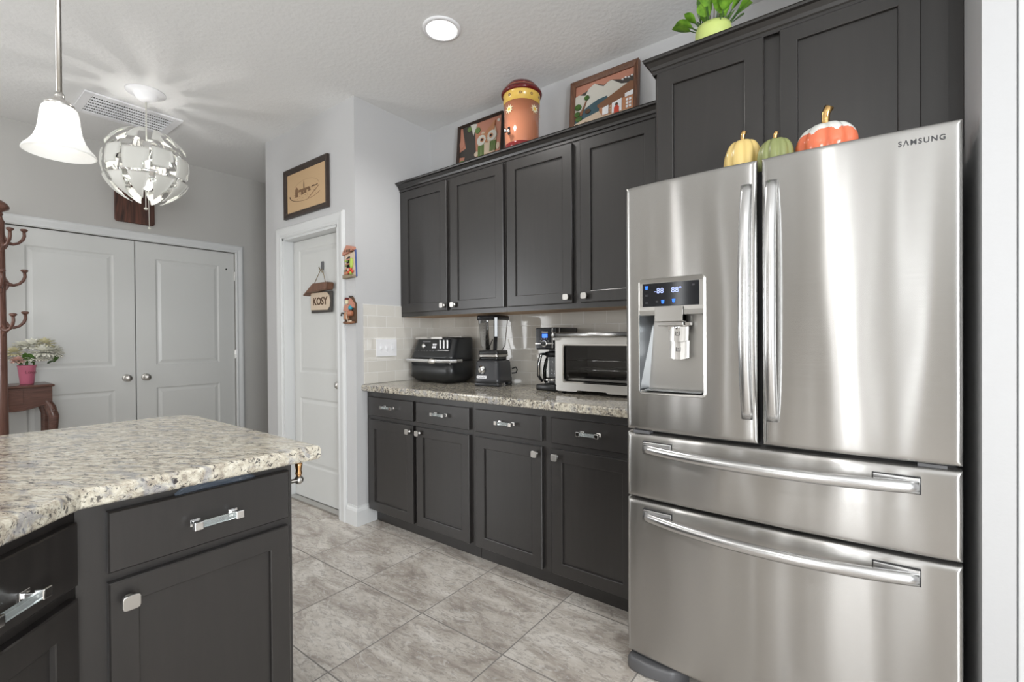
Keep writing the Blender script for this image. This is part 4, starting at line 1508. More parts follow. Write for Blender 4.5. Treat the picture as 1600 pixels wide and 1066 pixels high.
relief(m, T, W, H, f_, blob(.785, .63, .045, .045), .015, 4)
relief(m, T, W, H, f_, blob(.575, .60, .022, .022), .0165, 6)
relief(m, T, W, H, f_, blob(.785, .63, .022, .022), .0165, 6)
relief(m, T, W, H, f_, [(.67, .60), (.70, .52), (.64, .54)], .014, 4)
for k in range(5):
    relief(m, T, W, H, f_, [(.475 + .03 * k, .50), (.495 + .03 * k, .50), (.50 + .03 * k, .30), (.485 + .03 * k, .28)], .012, 3)
    relief(m, T, W, H, f_, [(.755 + .028 * k, .52), (.775 + .028 * k, .52), (.77 + .028 * k, .34), (.755 + .028 * k, .32)], .012, 3)
for (u, v, s, mi) in ((.06, .66, .09, 0), (.08, .24, .08, 3), (.05, .10, .06, 5), (.96, .40, .07, 5), (.43, .36, .05, 5), (.44, .84, .06, 3), (.24, .92, .05, 3), (.93, .90, .03, 2), (.60, .10, .06, 5), (.74, .12, .05, 5), (.86, .10, .05, 2), (.97, .04, .05, 3), (.52, .06, .05, 7)):
    relief(m, T, W, H, f_, blob(u if u + s < 1 else 1 - s, v if v - s > 0 else s, min(s, 1 - u) if u > .5 else min(s, u), s), .007, mi)
m.build('relief_artwork', cols, t)

# mountain village picture
RV = .26
t, T, W, H, f_, fd = framed('picture', 'brown framed clay relief of mountains and houses, right of the drinks jar on the cabinets', -1.420, -.990, 2.455, JZ + .004, 2.798, .030, .030, 'frame_brown', R(4.5))
cols = ['salmon', 'charc', 'stonew', 'teal', 'roofb', 'orangec', 'white', 'red', 'leaf_d', 'beige', 'ink2']
m = M()
relief(m, T, W, H, f_, [(0, 0), (1, 0), (1, 1), (0, 1)], .001, 0)
relief(m, T, W, H, f_, [(0, .60), (.10, .80), (.22, .84), (.34, .98 - .04), (.5, .84), (.62, .90), (.8, .82), (1, .86), (1, .60)], .002, 1)
relief(m, T, W, H, f_, [(0, .40), (0, .76), (.06, .79), (.18, .73), (.24, .86), (.34, .97 - .03), (.42, .86), (.50, .80), (.58, .87), (.64, .88), (.80, .72), (1, .66), (1, .40)], .006, 2)
relief(m, T, W, H, f_, [(0, .20), (.10, .36), (.24, .46), (.40, .54), (.56, .56), (.62, .40), (.50, .14), (0, .05)], .008, 3)
relief(m, T, W, H, f_, [(.40, .40), (.95, .70), (1, .68), (1, .44), (.56, .30), (.42, .34)], .012, 4)
relief(m, T, W, H, f_, [(.44, .10), (.44, .34), (1, .50), (1, .08)], .010, 5)
relief(m, T, W, H, f_, [(.50, .14), (.50, .30), (.60, .33), (.60, .14)], .013, 6)
relief(m, T, W, H, f_, [(.66, .12), (.66, .34), (.82, .39), (.82, .12)], .013, 6)
relief(m, T, W, H, f_, [(.87, .38), (.87, .46), (1, .49), (1, .39)], .013, 6)
for i in range(2):
    for j in range(3):
        relief(m, T, W, H, f_, [(.89 + .05 * i, .14 + .075 * j), (.925 + .05 * i, .14 + .075 * j), (.925 + .05 * i, .19 + .075 * j), (.89 + .05 * i, .19 + .075 * j)], .013, 6)
        relief(m, T, W, H, f_, [(.608 + .02 * i, .15 + .06 * j), (.618 + .02 * i, .15 + .06 * j), (.618 + .02 * i, .185 + .06 * j), (.608 + .02 * i, .185 + .06 * j)], .013, 9)
relief(m, T, W, H, f_, [(0, 0), (0, .12), (.20, .20), (.44, .26), (.5, .12), (1, .10), (1, 0)], .012, 9)
relief(m, T, W, H, f_, [(.70, .10), (.70, .22), (.74, .27), (.78, .22), (.78, .10)], .016, 7)
relief(m, T, W, H, f_, blob(.74, .28, .025, .035, 10), .016, 10)
relief(m, T, W, H, f_, [(.09, .30), (.20, .60), (.215, .60), (.13, .28)], .012, 4)
relief(m, T, W, H, f_, blob(.215, .66, .045, .055, 10), .013, 8)
for (u, v, s) in ((.06, .50, .07), (.05, .34, .06), (.08, .22, .06), (.24, .34, .05), (.05, .06, .05), (.2, .06, .05)):
    relief(m, T, W, H, f_, blob(u, v, min(s, u), min(s, v), 9), .014, 8 if s > .05 else 10)
for k in range(4):
    relief(m, T, W, H, f_, blob(.82 + .05 * k, .80 + (.02 if k % 2 else 0), .016, .014, 8), .010, 6)
m.build('relief_artwork', cols, t)

# potted plant over the refrigerator cabinet
PC = (-.478, 1.985)
PZ = 2.3925
pp = thing('potted_plant', 'leafy green plant in a lime green bowl on top of the refrigerator cabinet', 'plant', (PC[0], PC[1], PZ))
m = M(); m.lathe([(.036, PZ), (.054, PZ + .008), (.067, PZ + .04), (.068, PZ + .075), (.065, PZ + .092), (.061, PZ + .092), (.061, PZ + .07)], (PC[0], PC[1], 0), 'z', 36)
m.build('pot', 'planter', pp)
m = M(); m.lathe([(.060, PZ + .074), (.03, PZ + .080), (.001, PZ + .082)], (PC[0], PC[1], 0), 'z', 24); m.build('moss', 'soil', pp)
def leafmesh(m, base, tip, width, droop=.1, cup=.2, n=7, mi=0):
    b, t_ = Vector(base), Vector(tip)
    d = t_ - b
    L = d.length
    side = d.cross(Vector((0, 0, 1)))
    if side.length < 1e-3: side = Vector((1, 0, 0))
    side.normalize()
    upv = side.cross(d).normalized()
    cols = []
    for i in range(n + 1):
        u = i / n
        w = width * (math.sin(PI * min(1, u * .93 + .07)) ** .75) * (.55 + .45 * u)
        c = b + d * u - Vector((0, 0, 1)) * droop * L * u * u
        cols.append([m.bm.verts.new(c - side * w + upv * cup * w), m.bm.verts.new(c), m.bm.verts.new(c + side * w + upv * cup * w)])
    for a, b2 in zip(cols, cols[1:]):
        for j in range(2):
            f = m.bm.faces.new((a[j], a[j + 1], b2[j + 1], b2[j])); f.smooth = True; f.material_index = mi
random.seed(11)
for k in range(38):
    a = 2 * PI * k / 13 + random.uniform(-.2, .2)
    el = random.uniform(.45, 1.40)
    L = random.uniform(.10, .17)
    r0 = random.uniform(.01, .05)
    b = (PC[0] + r0 * math.cos(a), PC[1] + r0 * math.sin(a), PZ + .07)
    mid = (b[0] + L * .45 * math.cos(a) * math.cos(el), b[1] + L * .45 * math.sin(a) * math.cos(el), b[2] + L * .5 * math.sin(el))
    tip = (b[0] + L * 1.0 * math.cos(a) * math.cos(el), b[1] + L * 1.0 * math.sin(a) * math.cos(el), b[2] + L * math.sin(el))
    m = M(); leafmesh(m, mid, tip, random.uniform(.027, .040), random.uniform(0, .25))
    m.mi = 1; m.tube([b, mid], .002, 6)
    m.build('leaf', ['leaf', 'leaf_d'], pp, recalc=False)
m = M()
for k in range(7):
    a = random.uniform(0, 2 * PI); m.tube([(PC[0] + .01 * math.cos(a), PC[1] + .01 * math.sin(a), PZ + .09), (PC[0] + .08 * math.cos(a), PC[1] + .08 * math.sin(a), PZ + .27)], .0018, 5)
m.build('stem', 'rope', pp)

# ================================================================ PANTRY WALL DECOR
# etching in a dark frame, hung above the pantry door
t, T, W, H, f_, fd = framed('picture', 'dark framed old etching on tan paper hanging above the pantry door', -3.598, -2.990, PY - .022, 2.180, 2.553, .040, .020, 'frame_dark', 0)
m = M(); m.T = T
m.box(f_ - .002, W - f_ + .002, .012, .018, f_ - .002, H - f_ + .002)
pa = m.build('paper', 'paper', t)
iw, ih = W - 2 * f_, H - 2 * f_
m = M(); m.T = T
random.seed(3)
def ink(u, v, du, dv, mi=0):
    m.mi = mi
    m.box(f_ + u * iw, f_ + (u + du) * iw, .0113, .0118, f_ + v * ih, f_ + (v + dv) * ih)
# castle-like town on an island: towers, roofs, shore
def inkpoly(pts, mi=0):
    m.mi = mi
    m.prism([(f_ + u * iw, f_ + v * ih) for u, v in pts], .0113, .0119, 'y')
inkpoly([(.22, .36), (.22, .56), (.26, .62), (.30, .56), (.30, .36)], 0)
inkpoly([(.31, .47), (.31, .53), (.60, .53), (.60, .47)], 0)
inkpoly([(.445, .53), (.445, .62), (.455, .72), (.465, .62), (.465, .53)], 1)
inkpoly([(.38, .38), (.38, .47), (.44, .47), (.44, .38)], 0)
inkpoly([(.46, .40), (.46, .47), (.52, .47), (.52, .40)], 0)
inkpoly([(.64, .50), (.70, .53), (.76, .51), (.80, .53), (.82, .50), (.70, .49)], 1)
inkpoly([(.56, .42), (.60, .52), (.64, .42)], 0)
for k in range(60):
    a = PI + PI * k / 60 * .85
    u, v = .48 + .42 * math.cos(a), .42 + .20 * math.sin(a)
    ink(u, v, .022, .008, 1 if k < 26 else 0)
for k in range(40):
    a = .25 + 2.4 * k / 40
    ink(.5 + .34 * math.cos(a), .50 + .24 * math.sin(a), .012, .004, 0)
for k in range(28):
    ink(.56 + .010 * k, .24 + .0085 * k, .020, .010, 0)
for k in range(90):
    ink(.16 + .6 * random.random() ** .9, .30 + .2 * random.random(), .014, .006, random.choice((0, 0, 1)))
m.build('etching', ['ink', 'ink2'], pa)

# hanging sign on the pantry door
DFY = PY + .075
sg = thing('hanging_sign', 'small white house sign with a brown roof hanging from a cord on the pantry door', 'sign', (-3.22, DFY - .02, 1.6))
Y1 = DFY - .004
def sgm():
    m = M(); return m
m = M(); m.prism([(-3.345, 1.448), (-3.075, 1.448), (-3.070, 1.602), (-3.345, 1.602)], Y1 - .018, Y1 - .004, 'y', .004); bd = m.build('board', 'charc', sg)
m = M()
pl = [(-3.340, 1.470), (-3.120, 1.465), (-3.092, 1.49), (-3.085, 1.53), (-3.095, 1.57), (-3.125, 1.596), (-3.340, 1.600)]
m.prism(pl, Y1 - .024, Y1 - .014, 'y', .003); m.build('plaque', 'beige', sg)
text('KOSY', 'lettering', 'ink2', .078, facing(-3.212, Y1 - .0245, 1.530), sg, .0012, .95, bold=.002)
m = M()
m.T = Matrix.Translation((-3.215, Y1 - .02, 1.640))
m.prism([(-.165, -.055), (-.03, .022), (.155, .022), (.165, .014), (.150, -.030), (-.11, -.040), (-.155, -.062)], -.045, .012, 'y', .004)
m.build('roof', 'frame_brown', sg)
m = M()
m.tube([(-3.305, Y1 - .02, 1.655), (-3.232, Y1 - .006, 1.765), (-3.205, Y1 - .006, 1.772), (-3.140, Y1 - .02, 1.660)], .0028, 7)
m.tube([(-3.250, Y1 - .008, 1.790), (-3.225, Y1 - .008, 1.762), (-3.195, Y1 - .008, 1.745)], .004, 7)
m.build('cord', 'rope', sg)
m = M(); m.box(-3.226, -3.200, Y1 - .006, Y1 + .004, 1.765, 1.830, .003); m.build('hook', 'greyfoot', sg)

# small clay plaques right of the pantry door -----------------------------------
def pbox(m, mi, pts, y0, y1):
    m.mi = mi; m.prism(pts, y1, y0, 'y', 0)
PLX = -2.742
YW = PY - .001
fs = thing('wall_plaque', 'colourful clay fruit shop plaque with a gable roof, upper one beside the pantry door', 'wall plaque', (PLX, YW, 1.76))
m = M(); z0 = 1.655; x0, x1 = PLX - .050, PLX + .052
pbox(m, 0, [(x0, z0 + .03), (x1 + .012, z0 + .012), (x1, z0 + .175), (x0 - .002, z0 + .160)], YW, YW - .014)
pbox(m, 1, [(x1 - .004, z0 + .010), (x1 + .016, z0 + .010), (x1 + .006, z0 + .190), (x1 - .006, z0 + .190)], YW, YW - .010)
pbox(m, 2, [(x0 + .018, z0 + .045), (PLX + .006, z0 + .045), (PLX + .006, z0 + .150), (x0 + .018, z0 + .142)], YW, YW - .015)
for k in range(3):
    pbox(m, 3, [(x0 + .014, z0 + .060 + .030 * k), (PLX + .010, z0 + .064 + .030 * k), (PLX + .010, z0 + .072 + .030 * k), (x0 + .014, z0 + .068 + .030 * k)], YW, YW - .024)
m.build('shop_front', ['beige', 'bluec', 'blackgloss', 'salmon'], fs)
m = M()
pbox(m, 0, [(x0 - .010, z0 + .158), (x0 - .006, z0 + .178), (PLX - .010, z0 + .222), (x1, z0 + .208), (x1 + .004, z0 + .186), (PLX - .010, z0 + .166)], YW, YW - .030)
for k in range(4):
    pbox(m, 1, [(PLX - .030 + .018 * k, z0 + .174), (PLX - .020 + .018 * k, z0 + .175), (PLX - .020 + .018 * k, z0 + .192), (PLX - .030 + .018 * k, z0 + .191)], YW, YW - .031)
m.build('roof', ['salmon', 'ink2'], fs)
m = M()
m.prism([(x0 - .002, z0), (x1 + .014, z0 + .006), (x1 + .012, z0 + .020), (x0 - .004, z0 + .026)], YW - .034, YW, 'y', .003)
m.build('ledge', 'rope', fs)
random.seed(8)
for i, (dx, dz, r_, mt) in enumerate(((-.034, .034, .012, 'salmon'), (-.012, .036, .013, 'orangec'), (.010, .042, .012, 'red'), (.028, .034, .013, 'limec'), (.044, .044, .011, 'red'), (.000, .056, .010, 'beige'), (.026, .058, .011, 'red'), (-.036, .052, .010, 'rope'), (-.024, .085, .008, 'greenc'), (-.010, .116, .008, 'greenc'), (-.030, .118, .008, 'limec'))):
    m = M(); m.sphere((PLX + dx, YW - .024, z0 + dz), r_, 12, 8, (1, .8, .9)); m.build('fruit', mt, fs)
m = M(); m.sphere((PLX + .030, YW - .020, z0 + .100), .019, 12, 10, (.8, .6, 1.9)); m.build('plant', 'limec', fs)

cs = thing('wall_plaque', 'brown clay cottage plaque with a turquoise jar, lower one beside the pantry door', 'wall plaque', (PLX, YW, 1.44))
z0 = 1.352
m = M()
pbox(m, 0, [(x0 - .012, z0), (x1 + .008, z0 + .004), (x1 + .008, z0 + .130), (x1 - .030, z0 + .180), (x0 + .020, z0 + .165), (x0 + .010, z0 + .10), (x0 - .012, z0 + .06)], YW, YW - .012)
pbox(m, 1, [(x1 - .044, z0 + .175), (x1 + .004, z0 + .132), (x1 + .004, z0 + .105), (x1 - .052, z0 + .125)], YW, YW - .026)
m.build('cottage', ['ink2', 'salmon'], cs)
m = M(); m.mi = 0; m.prism([(x0 + .016, z0 + .135), (x0 + .044, z0 + .135), (x0 + .044, z0 + .162), (x0 + .016, z0 + .162)], YW - .028, YW, 'y'); m.mi = 1
m.prism([(x0 + .012, z0 + .160), (x0 + .048, z0 + .160), (x0 + .036, z0 + .176), (x0 + .026, z0 + .176)], YW - .032, YW, 'y'); m.build('chimney', ['cream', 'maroon'], cs)
m = M(); m.box(x0 + .048, x0 + .064, YW - .022, YW, z0 + .120, z0 + .188, .002); m.build('post', 'charc', cs)
m = M(); m.prism([(x0 + .004, z0 + .085), (x0 + .020, z0 + .128), (x0 + .060, z0 + .130), (x0 + .066, z0 + .082)], YW - .036, YW, 'y', .002); m.build('roof', 'salmon', cs)
m = M(); m.sphere((PLX + .024, YW - .026, z0 + .106), .015, 14, 10); m.build('turquoise_jar', 'turq', cs)
m = M(); m.lathe([(.018, z0 + .052), (.024, z0 + .068), (.020, z0 + .084)], (PLX + .020, YW - .026, 0), 'z', 18); m.build('pot', 'terra', cs)
m = M(); m.mi = 0
m.prism([(x0 + .006, z0 + .030), (x0 + .012, z0 + .075), (x0 + .032, z0 + .085), (x0 + .040, z0 + .030)], YW - .034, YW, 'y', .003); m.mi = 1
m.tube([(x0 + .036, YW - .03, z0 + .082), (x0 + .046, YW - .036, z0 + .04), (x0 + .050, YW - .03, z0 + .012)], .004, 8)
m.tube([(x0 + .050, YW - .03, z0 + .015), (x1 - .010, YW - .034, z0 + .018)], .005, 8)
m.build('door_arch', ['orangec', 'beige'], cs)
m = M(); m.tube([(x0 - .004, YW - .010, z0 + .070), (x0 - .022, YW - .03, z0 + .074), (x0 - .026, YW - .03, z0 + .055)], .006, 8); m.build('bracket', 'charc', cs)
m = M(); m.tube([(x0 - .010, YW - .02, z0 + .010), (x0 + .06, YW - .036, z0 + .004), (x1 + .004, YW - .02, z0 + .010)], .008, 8); m.build('ground', 'roofb', cs)

# ================================================================ CEILING FITTINGS
for i, (cx, cy) in enumerate(CANS):
    lab = ['white recessed ceiling light above the wall cabinets'][0] if i == 0 else None
    if i == 0:
        t = thing('ceiling_light', 'round white recessed ceiling light above the counter appliances', 'ceiling light', (cx, cy, CEIL))
    else:  # unseen lamps added to light the room
        t = thing('ceiling_light', 'round white recessed ceiling light behind the viewpoint, outside the photograph', 'ceiling light', (cx, cy, CEIL), 'recessed lights behind the viewpoint')
    m = M(); m.lathe([(.100, CEIL - .0005), (.099, CEIL - .006), (.080, CEIL - .010), (.078, CEIL - .004), (.078, CEIL - .0005)], (cx, cy, 0), 'z', 40, cap=False); m.build('trim_ring', 'white', t)
    m = M(); m.lathe([(.0775, CEIL - .007), (.03, CEIL - .010), (.001, CEIL - .0105)], (cx, cy, 0), 'z', 40); m.build('diffuser', 'emit', t)

vt = thing('ceiling_vent', 'white rectangular return-air vent grille in the dining ceiling', 'vent', (-4.185, 1.015, CEIL))
vx0, vx1, vy0, vy1 = -4.385, -3.990, .742, 1.287
m = M()
zc = CEIL - .002
fwid = .048
for a, b, c, d in ((vx0, vx1, vy0, vy0 + fwid), (vx0, vx1, vy1 - fwid, vy1), (vx0, vx0 + fwid, vy0 + fwid, vy1 - fwid), (vx1 - fwid, vx1, vy0 + fwid, vy1 - fwid)):
    m.box(a, b, c, d, CEIL - .012, CEIL - .001, .002)
m.build('frame', 'white', vt)
m = M()
nr = 6
for k in range(nr + 1):
    x = vx0 + fwid + (vx1 - vx0 - 2 * fwid) * k / nr
    m.box(x - .003, x + .003, vy0 + fwid, vy1 - fwid, CEIL - .013, CEIL - .003)
for k in range(34):
    y = vy0 + fwid + (vy1 - vy0 - 2 * fwid) * (k + .5) / 34
    m.box(vx0 + fwid, vx1 - fwid, y - .0018, y + .0018, CEIL - .009, CEIL - .005)
m.build('louvers', 'white', vt)
m = M(); m.box(vx0 + fwid * .7, vx1 - fwid * .7, vy0 + fwid * .7, vy1 - fwid * .7, CEIL - .003, CEIL - .0008); m.build('duct_opening', 'duct', vt)

# globe pendant -------------------------------------------------------------------
GC = Vector((-3.735, .995, 2.385))
GS = .93
gl = thing('globe_pendant', 'white exploded-globe pendant lamp with silver inner pieces hanging from the dining ceiling', 'pendant lamp', (GC.x, GC.y, CEIL))
m = M()
m.lathe([(.108, CEIL - .001), (.107, CEIL - .006), (.070, CEIL - .010), (.066, CEIL - .020), (.052, CEIL - .045), (.030, CEIL - .060), (.008, CEIL - .065)], (GC.x, GC.y, 0), 'z', 40)
m.build('canopy', 'white', gl)
m = M(); m.tube([(GC.x, GC.y, CEIL - .06), (GC.x, GC.y, GC.z + .02)], .0042, 8)
m.build('cord', 'cord', gl)
m = M()
m.lathe([(.016, GC.z - .10), (.018, GC.z - .06), (.018, GC.z + .10), (.012, GC.z + .14)], (GC.x, GC.y, 0), 'z', 16)
m.build('socket_column', 'shell', gl)
m = M(); m.sphere(GC + Vector((0, 0, -.12)), .030, 20, 12); m.sphere(GC + Vector((.018, -.0, .03)), .024, 16, 10, (.5, .5, 2.2)); m.build('bulb', 'bulb', gl)
def sph(lat, lon, r): return GC + r * Vector((math.cos(lat) * math.cos(lon), math.cos(lat) * math.sin(lon), math.sin(lat)))
def shell(poly_fn, lat0, lat1, r, n=10, k=5, thick=.0025):
    """patch between latitudes, poly_fn(u)->(lon_a, lon_b)"""
    m = M()
    rows_o, rows_i = [], []
    for i in range(n + 1):
        u = i / n
        la = lat0 + (lat1 - lat0) * u
        a, b = poly_fn(u)
        rows_o.append([m.bm.verts.new(sph(la, a + (b - a) * j / k, r * GS)) for j in range(k + 1)])
        rows_i.append([m.bm.verts.new(sph(la, a + (b - a) * j / k, r * GS - thick)) for j in range(k + 1)])
    for rows, flip in ((rows_o, 0), (rows_i, 1)):
        for p, q in zip(rows, rows[1:]):
            for j in range(k):
                vs = (p[j], p[j + 1], q[j + 1], q[j])
                f = m.bm.faces.new(vs[::-1] if flip else vs); f.smooth = True
    for p, q in ((rows_o[0], rows_i[0]), (rows_o[-1], rows_i[-1])):
        for j in range(k):
            m.bm.faces.new((p[j], p[j + 1], q[j + 1], q[j]))
    for e in (0, k):
        for i in range(n):
            m.bm.faces.new((rows_o[i][e], rows_o[i + 1][e], rows_i[i + 1][e], rows_i[i][e]))
    return m
NG = 10
va = math.atan2(-GC.y, -GC.x)
for g in range(NG):
    c = va + R(22) + 2 * PI * g / NG
    hw = PI / NG
    # top claw: a step (notch) on one side, curved other side
    def top(u, c=c): 
        left = c - hw * .86 * math.cos(u * 1.1) ** .6
        right = c + (hw * .80 if u > .45 else hw * .08) * (1 if u > .45 else 1)
        return (left + u * hw * .35, right if u < .45 else c + hw * (.80 - .2 * u))
    shell(top, R(29), R(64), .262, 18).build('upper_claw', 'shell', gl, recalc=False)
    def mid(u, c=c, g=g):
        s = hw * (.94 if g % 2 else .84)
        return (c - s, c + s * (1 if u > .35 else .55))
    shell(mid, R(-20 if g % 2 else -11), R(13 if g % 2 else 20), .252 if g % 2 else .243, 12).build('middle_panel', 'shell', gl, recalc=False)
    def bot(u, c=c):
        w = hw * .92 * (1 - u) ** .62 + .02
        return (c - w * (1 if u > .3 else .62), c + w * (.75 if u > .55 else 1))
    shell(bot, R(-23), R(-68), .262, 18).build('lower_claw', 'shell', gl, recalc=False)
    def inn(u, c=c + hw): return (c - hw * .7, c + hw * .7)
    shell(inn, R(-32), R(-18), .232, 4).build('inner_plate', 'shellchrome', gl, recalc=False)
    shell(inn, R(18), R(30), .232, 4).build('inner_plate', 'shellchrome', gl, recalc=False)
    m = M()
    for sgn in (-1, 1):
        m.tube([sph(R(60) * sgn, c, .05), sph(R(50) * sgn, c, .16), sph(R(33) * sgn, c, .205), sph(R(15) * sgn, c, .218)], [.003, .003, .003, .003], 6)
    m.build('arm', 'shellchrome', gl)
m = M()
m.tube([GC + Vector((.010, -.01, .02)), (GC.x + .010, GC.y - .01, 2.115)], .0024, 6); m.sphere((GC.x + .010, GC.y - .01, 2.108), .011, 12, 8, (1, 1, .7))
m.build('pull_cord', 'cord', gl)
m = M()
m.tube([GC + Vector((-.008, .008, .02)), (GC.x - .008, GC.y + .012, 1.995)], .0016, 6); m.sphere((GC.x - .008, GC.y + .012, 1.988), .009, 12, 8, (1, 1, .7))
m.build('pull_cord', 'cord', gl)

# bell pendant over the peninsula -----------------------------------------------------
bp = thing('bell_pendant', 'frosted white bell-shaped glass pendant lamp on a nickel rod over the peninsula', 'pendant lamp', (-1.9, .297, CEIL))
bx, by = -1.9, .297
m = M(); m.lathe([(.060, CEIL - .001), (.060, CEIL - .008), (.045, CEIL - .020), (.012, CEIL - .026)], (bx, by, 0), 'z', 32); m.build('canopy', 'nickel', bp)
m = M(); m.tube([(bx, by, CEIL - .02), (bx, by, 1.975)], .0068, 12); m.lathe([(.010, 1.985), (.012, 1.975), (.012, 1.968), (.024, 1.960), (.034, 1.952), (.034, 1.942)], (bx, by, 0), 'z', 28); m.build('rod', 'nickel', bp)
m = M()
outer = [(.034, 1.945), (.040, 1.938), (.044, 1.920), (.046, 1.895), (.050, 1.868), (.058, 1.845), (.070, 1.826), (.080, 1.814), (.083, 1.806)]
m.lathe(outer + [(.0805, 1.805)] + [(r_ - .0035, z_) for r_, z_ in outer[::-1]], (bx, by, 0), 'z', 44, cap=False)
m.build('lamp_shade', 'shade', bp)
m = M(); m.sphere((bx, by, 1.868), .026, 20, 12, (1, 1, 1.15)); m.build('bulb', 'bulb', bp)

# ================================================================ DINING CORNER
# wooden board on the far wall
m = M()
out = rrect(1.093, 1.366, 2.245, 2.64, .022)
m.prism(out, BX + .001, BX + .022, 'x', .005, 2)
tag(m.build('wooden_board', 'board'), 'dark grained wooden board hanging above the double doors, behind the globe lamp', 'board')

# coat stand
cx, cy = -4.30, .388
ck = thing('coat_stand', 'reddish brown wooden coat stand with curled hooks at the left edge', 'coat stand', (cx, cy, 0))
m = M()
m.lathe([(.034, .30), (.036, .32), (.030, .36), (.033, .60), (.030, 1.30), (.026, 1.98), (.028, 2.00), (.018, 2.02), (.016, 2.045)], (cx, cy, 0), 'z', 20)
m.build('pole', 'rackwood', ck)
m = M(); m.lathe([(.014, 2.05), (.020, 2.062), (.046, 2.078), (.050, 2.092), (.040, 2.112), (.018, 2.130), (.001, 2.136)], (cx, cy, 0), 'z', 24)
m.lathe([(.020, 2.04), (.022, 2.05), (.014, 2.056)], (cx, cy, 0), 'z', 16); m.build('finial', 'rackwood', ck)
def hook(z, ang, L=.112, rise=.075, sc=1.0):
    m = M(); m.T = Matrix.Translation((cx, cy, z)) @ Matrix.Rotation(ang, 4, 'Z')
    m.tube([(.020, 0, .0), (.040, 0, -.010), (.062, 0, -.014), (.085, 0, -.004), (L - .008, 0, .020), (L, 0, .045), (L - .002, 0, rise)], [.016, .013, .009, .008, .009, .0085, .008], 12)
    m.lathe([(.009, rise - .004), (.017, rise + .004), (.019, rise + .010), (.014, rise + .016), (.001, rise + .018)], (L - .002, 0, 0), 'z', 16)
    m.prism([(.018, -.055), (.030, -.050), (.040, -.030), (.044, -.012), (.040, .010), (.030, .026), (.026, .045), (.018, .052)], -.008, .008, 'y', .003)
    return m.build('hook', 'rackwood', ck)
for z, angs in ((1.880, (90, 20, -60, 200)), (1.620, (90, 0, 180, 270)), (1.352, (90, 25, 200, 280))):
    for j, a in enumerate(angs):
        hook(z - (.0 if j == 0 else .018), R(a))
for a in (45, 135, 225, 315):
    m = M(); m.T = Matrix.Translation((cx, cy, 0)) @ Matrix.Rotation(R(a), 4, 'Z')
    m.tube([(.02, 0, .36), (.06, 0, .30), (.11, 0, .18), (.17, 0, .07), (.22, 0, .022)], [.018, .022, .020, .018, .020], 12)
    m.build('leg', 'rackwood', ck)

# console table
tx0, tx1, ty0, ty1, tz = -4.915, -4.60, -.06, .662, .946
ct = thing('console_table', 'reddish brown carved console table with curved legs against the double doors', 'table', (-4.76, .3, 0))
m = M(); m.box(tx0 - .01, tx1 + .012, ty0 - .012, ty1 + .012, tz - .018, tz, .006, 3); m.build('tabletop', 'tablewood', ct)
m = M()
def apron(u): return .790 + .018 * math.cos(2 * PI * (u - .5) * 2) - (.010 if abs(u - .5) < .12 else 0)
pts = [(ty0 + (ty1 - ty0) * i / 24, apron(i / 24)) for i in range(25)] + [(ty1, tz - .018), (ty0, tz - .018)]
m.prism(pts, tx1 - .020, tx1 - .002, 'x')
m.box(tx0, tx1 - .02, ty1 - .02, ty1 - .002, .80, tz - .018)
m.box(tx0, tx1 - .02, ty0 + .002, ty0 + .02, .80, tz - .018)
m.box(tx0, tx0 + .018, ty0 + .02, ty1 - .02, .80, tz - .018)
m.tube([(tx1 + .002, ty0 + (ty1 - ty0) * i / 24, apron(i / 24) + .003) for i in range(25)], .006, 8)
m.build('apron', 'tablewood', ct)
m = M(); m.box(tx1 - .006, tx1 + .002, .12, .52, .815, .915, .003); m.build('drawer', 'tablewood', ct)
for (lx, ly, dx, dy) in ((tx1 - .03, ty1 - .03, .035, .035), (tx0 + .03, ty1 - .03, 0, .035), (tx1 - .03, ty0 + .03, .035, -.035), (tx0 + .03, ty0 + .03, 0, -.035)):
    m = M()
    m.tube([(lx, ly, .93), (lx, ly, .83), (lx + dx * .6, ly + dy * .6, .78), (lx + dx, ly + dy, .72), (lx + dx * .9, ly + dy * .9, .60), (lx + dx * .3, ly + dy * .3, .35), (lx, ly, .12), (lx + dx * .6, ly + dy * .6, .02), (lx + dx * .6, ly + dy * .6, 0)], [.026, .028, .030, .029, .025, .019, .015, .022, .022], 14)
    for k in range(5):
        m.sphere((lx + dx + .018 * (1 if dx else 0), ly + dy * .95, .755 - .032 * k), .012, 8, 6, (.7, 1, 1.1))
    m.build('leg', 'tablewood', ct)

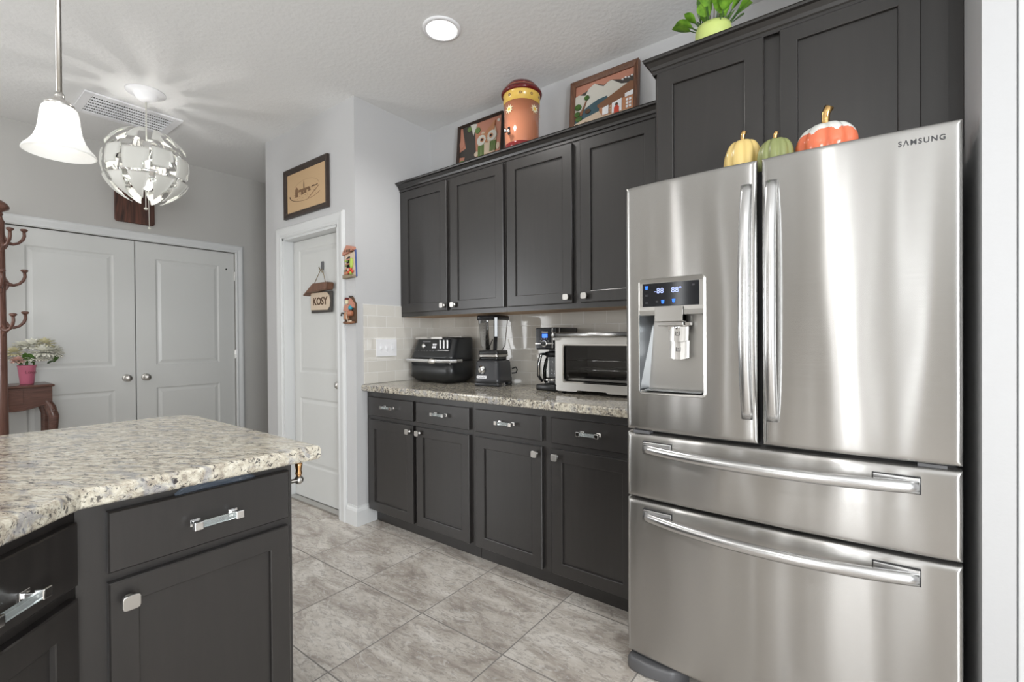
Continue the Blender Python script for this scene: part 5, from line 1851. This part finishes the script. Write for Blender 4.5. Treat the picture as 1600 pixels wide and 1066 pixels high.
# flowers in a pink pot
fx, fy_ = -4.76, .556
fl = thing('flower_arrangement', 'white dahlias with a pink rose in a pink pot on the console table', 'flowers', (fx, fy_, tz))
m = M(); m.lathe([(.034, tz + .0005), (.036, tz + .004), (.048, tz + .125), (.051, tz + .130), (.049, tz + .135), (.046, tz + .130), (.034, tz + .01)], (fx, fy_, 0), 'z', 32)
po = m.build('pot', 'pink', fl)
text('Love', 'lettering', 'pinktxt', .030, facing(fx + .0435, fy_ + .014, tz + .085, R(90)), po, .002)
random.seed(21)
def bloom(c, r, n, mt, layers=5, squash=.8, wid=.30):
    m = M()
    for L in range(layers):
        el = R(-25 + 110 * L / (layers - 1))
        cnt = max(5, int(n * math.cos(el * .8)))
        for k in range(cnt):
            a = 2 * PI * (k + .5 * (L % 2)) / cnt + random.uniform(-.12, .12)
            e = el + random.uniform(-.12, .12)
            rr = r * random.uniform(.88, 1.05) * (1 - .10 * L / layers)
            d = Vector((math.cos(e) * math.cos(a), math.cos(e) * math.sin(a), math.sin(e) * squash))
            b = Vector(c) + d * rr * .25
            leafmesh(m, b, Vector(c) + d * rr, r * wid * .5, .05, .5, 4)
    return m.build('bloom', mt, fl, recalc=False)
for (dy, dz, dx, r, mt, n) in ((.080, .225, .05, .085, 'petal_w', 24), (.128, .215, .01, .075, 'petal_w', 22), (.025, .275, .02, .078, 'petal_w', 22), (.090, .285, .02, .070, 'petal_y', 20), (-.065, .225, .03, .064, 'petal_y', 20),
                              (.035, .185, .06, .060, 'petal_w', 20), (-.025, .270, .0, .062, 'petal_w', 20), (.150, .240, -.03, .055, 'petal_w', 18), (-.10, .190, .0, .058, 'petal_w', 18), (.00, .175, .05, .046, 'petal_w', 16), (.095, .180, .05, .050, 'petal_w', 16)):
    bloom((fx + dx, fy_ + dy, tz + dz), r, n, mt)
b = bloom((fx + .075, fy_ - .052, tz + .170), .046, 12, 'petal_p', 5, .8, .55); b['label'] = 'pale pink rose'
for (dy, dz, dx, dyy, dzz) in ((-.005, .150, .055, -.012, .080), (.02, .150, .06, -.02, .075), (.135, .150, .03, .012, .055), (.10, .14, .05, .03, .03), (-.03, .14, .06, -.04, .03)):
    m = M(); leafmesh(m, (fx + dx, fy_ + dy, tz + dz), (fx + dx + .035, fy_ + dy + dyy, tz + dz + dzz), .026, .05, .2)
    m.build('leaf', 'leaf_d', fl, recalc=False)
m = M()
for k in range(6):
    a = 2 * PI * k / 6
    m.tube([(fx + .02 * math.cos(a), fy_ + .02 * math.sin(a), tz + .03), (fx + .04 * math.cos(a), fy_ + .05 * math.sin(a), tz + .19)], .003, 6)
m.build('stems', 'leaf_d', fl)
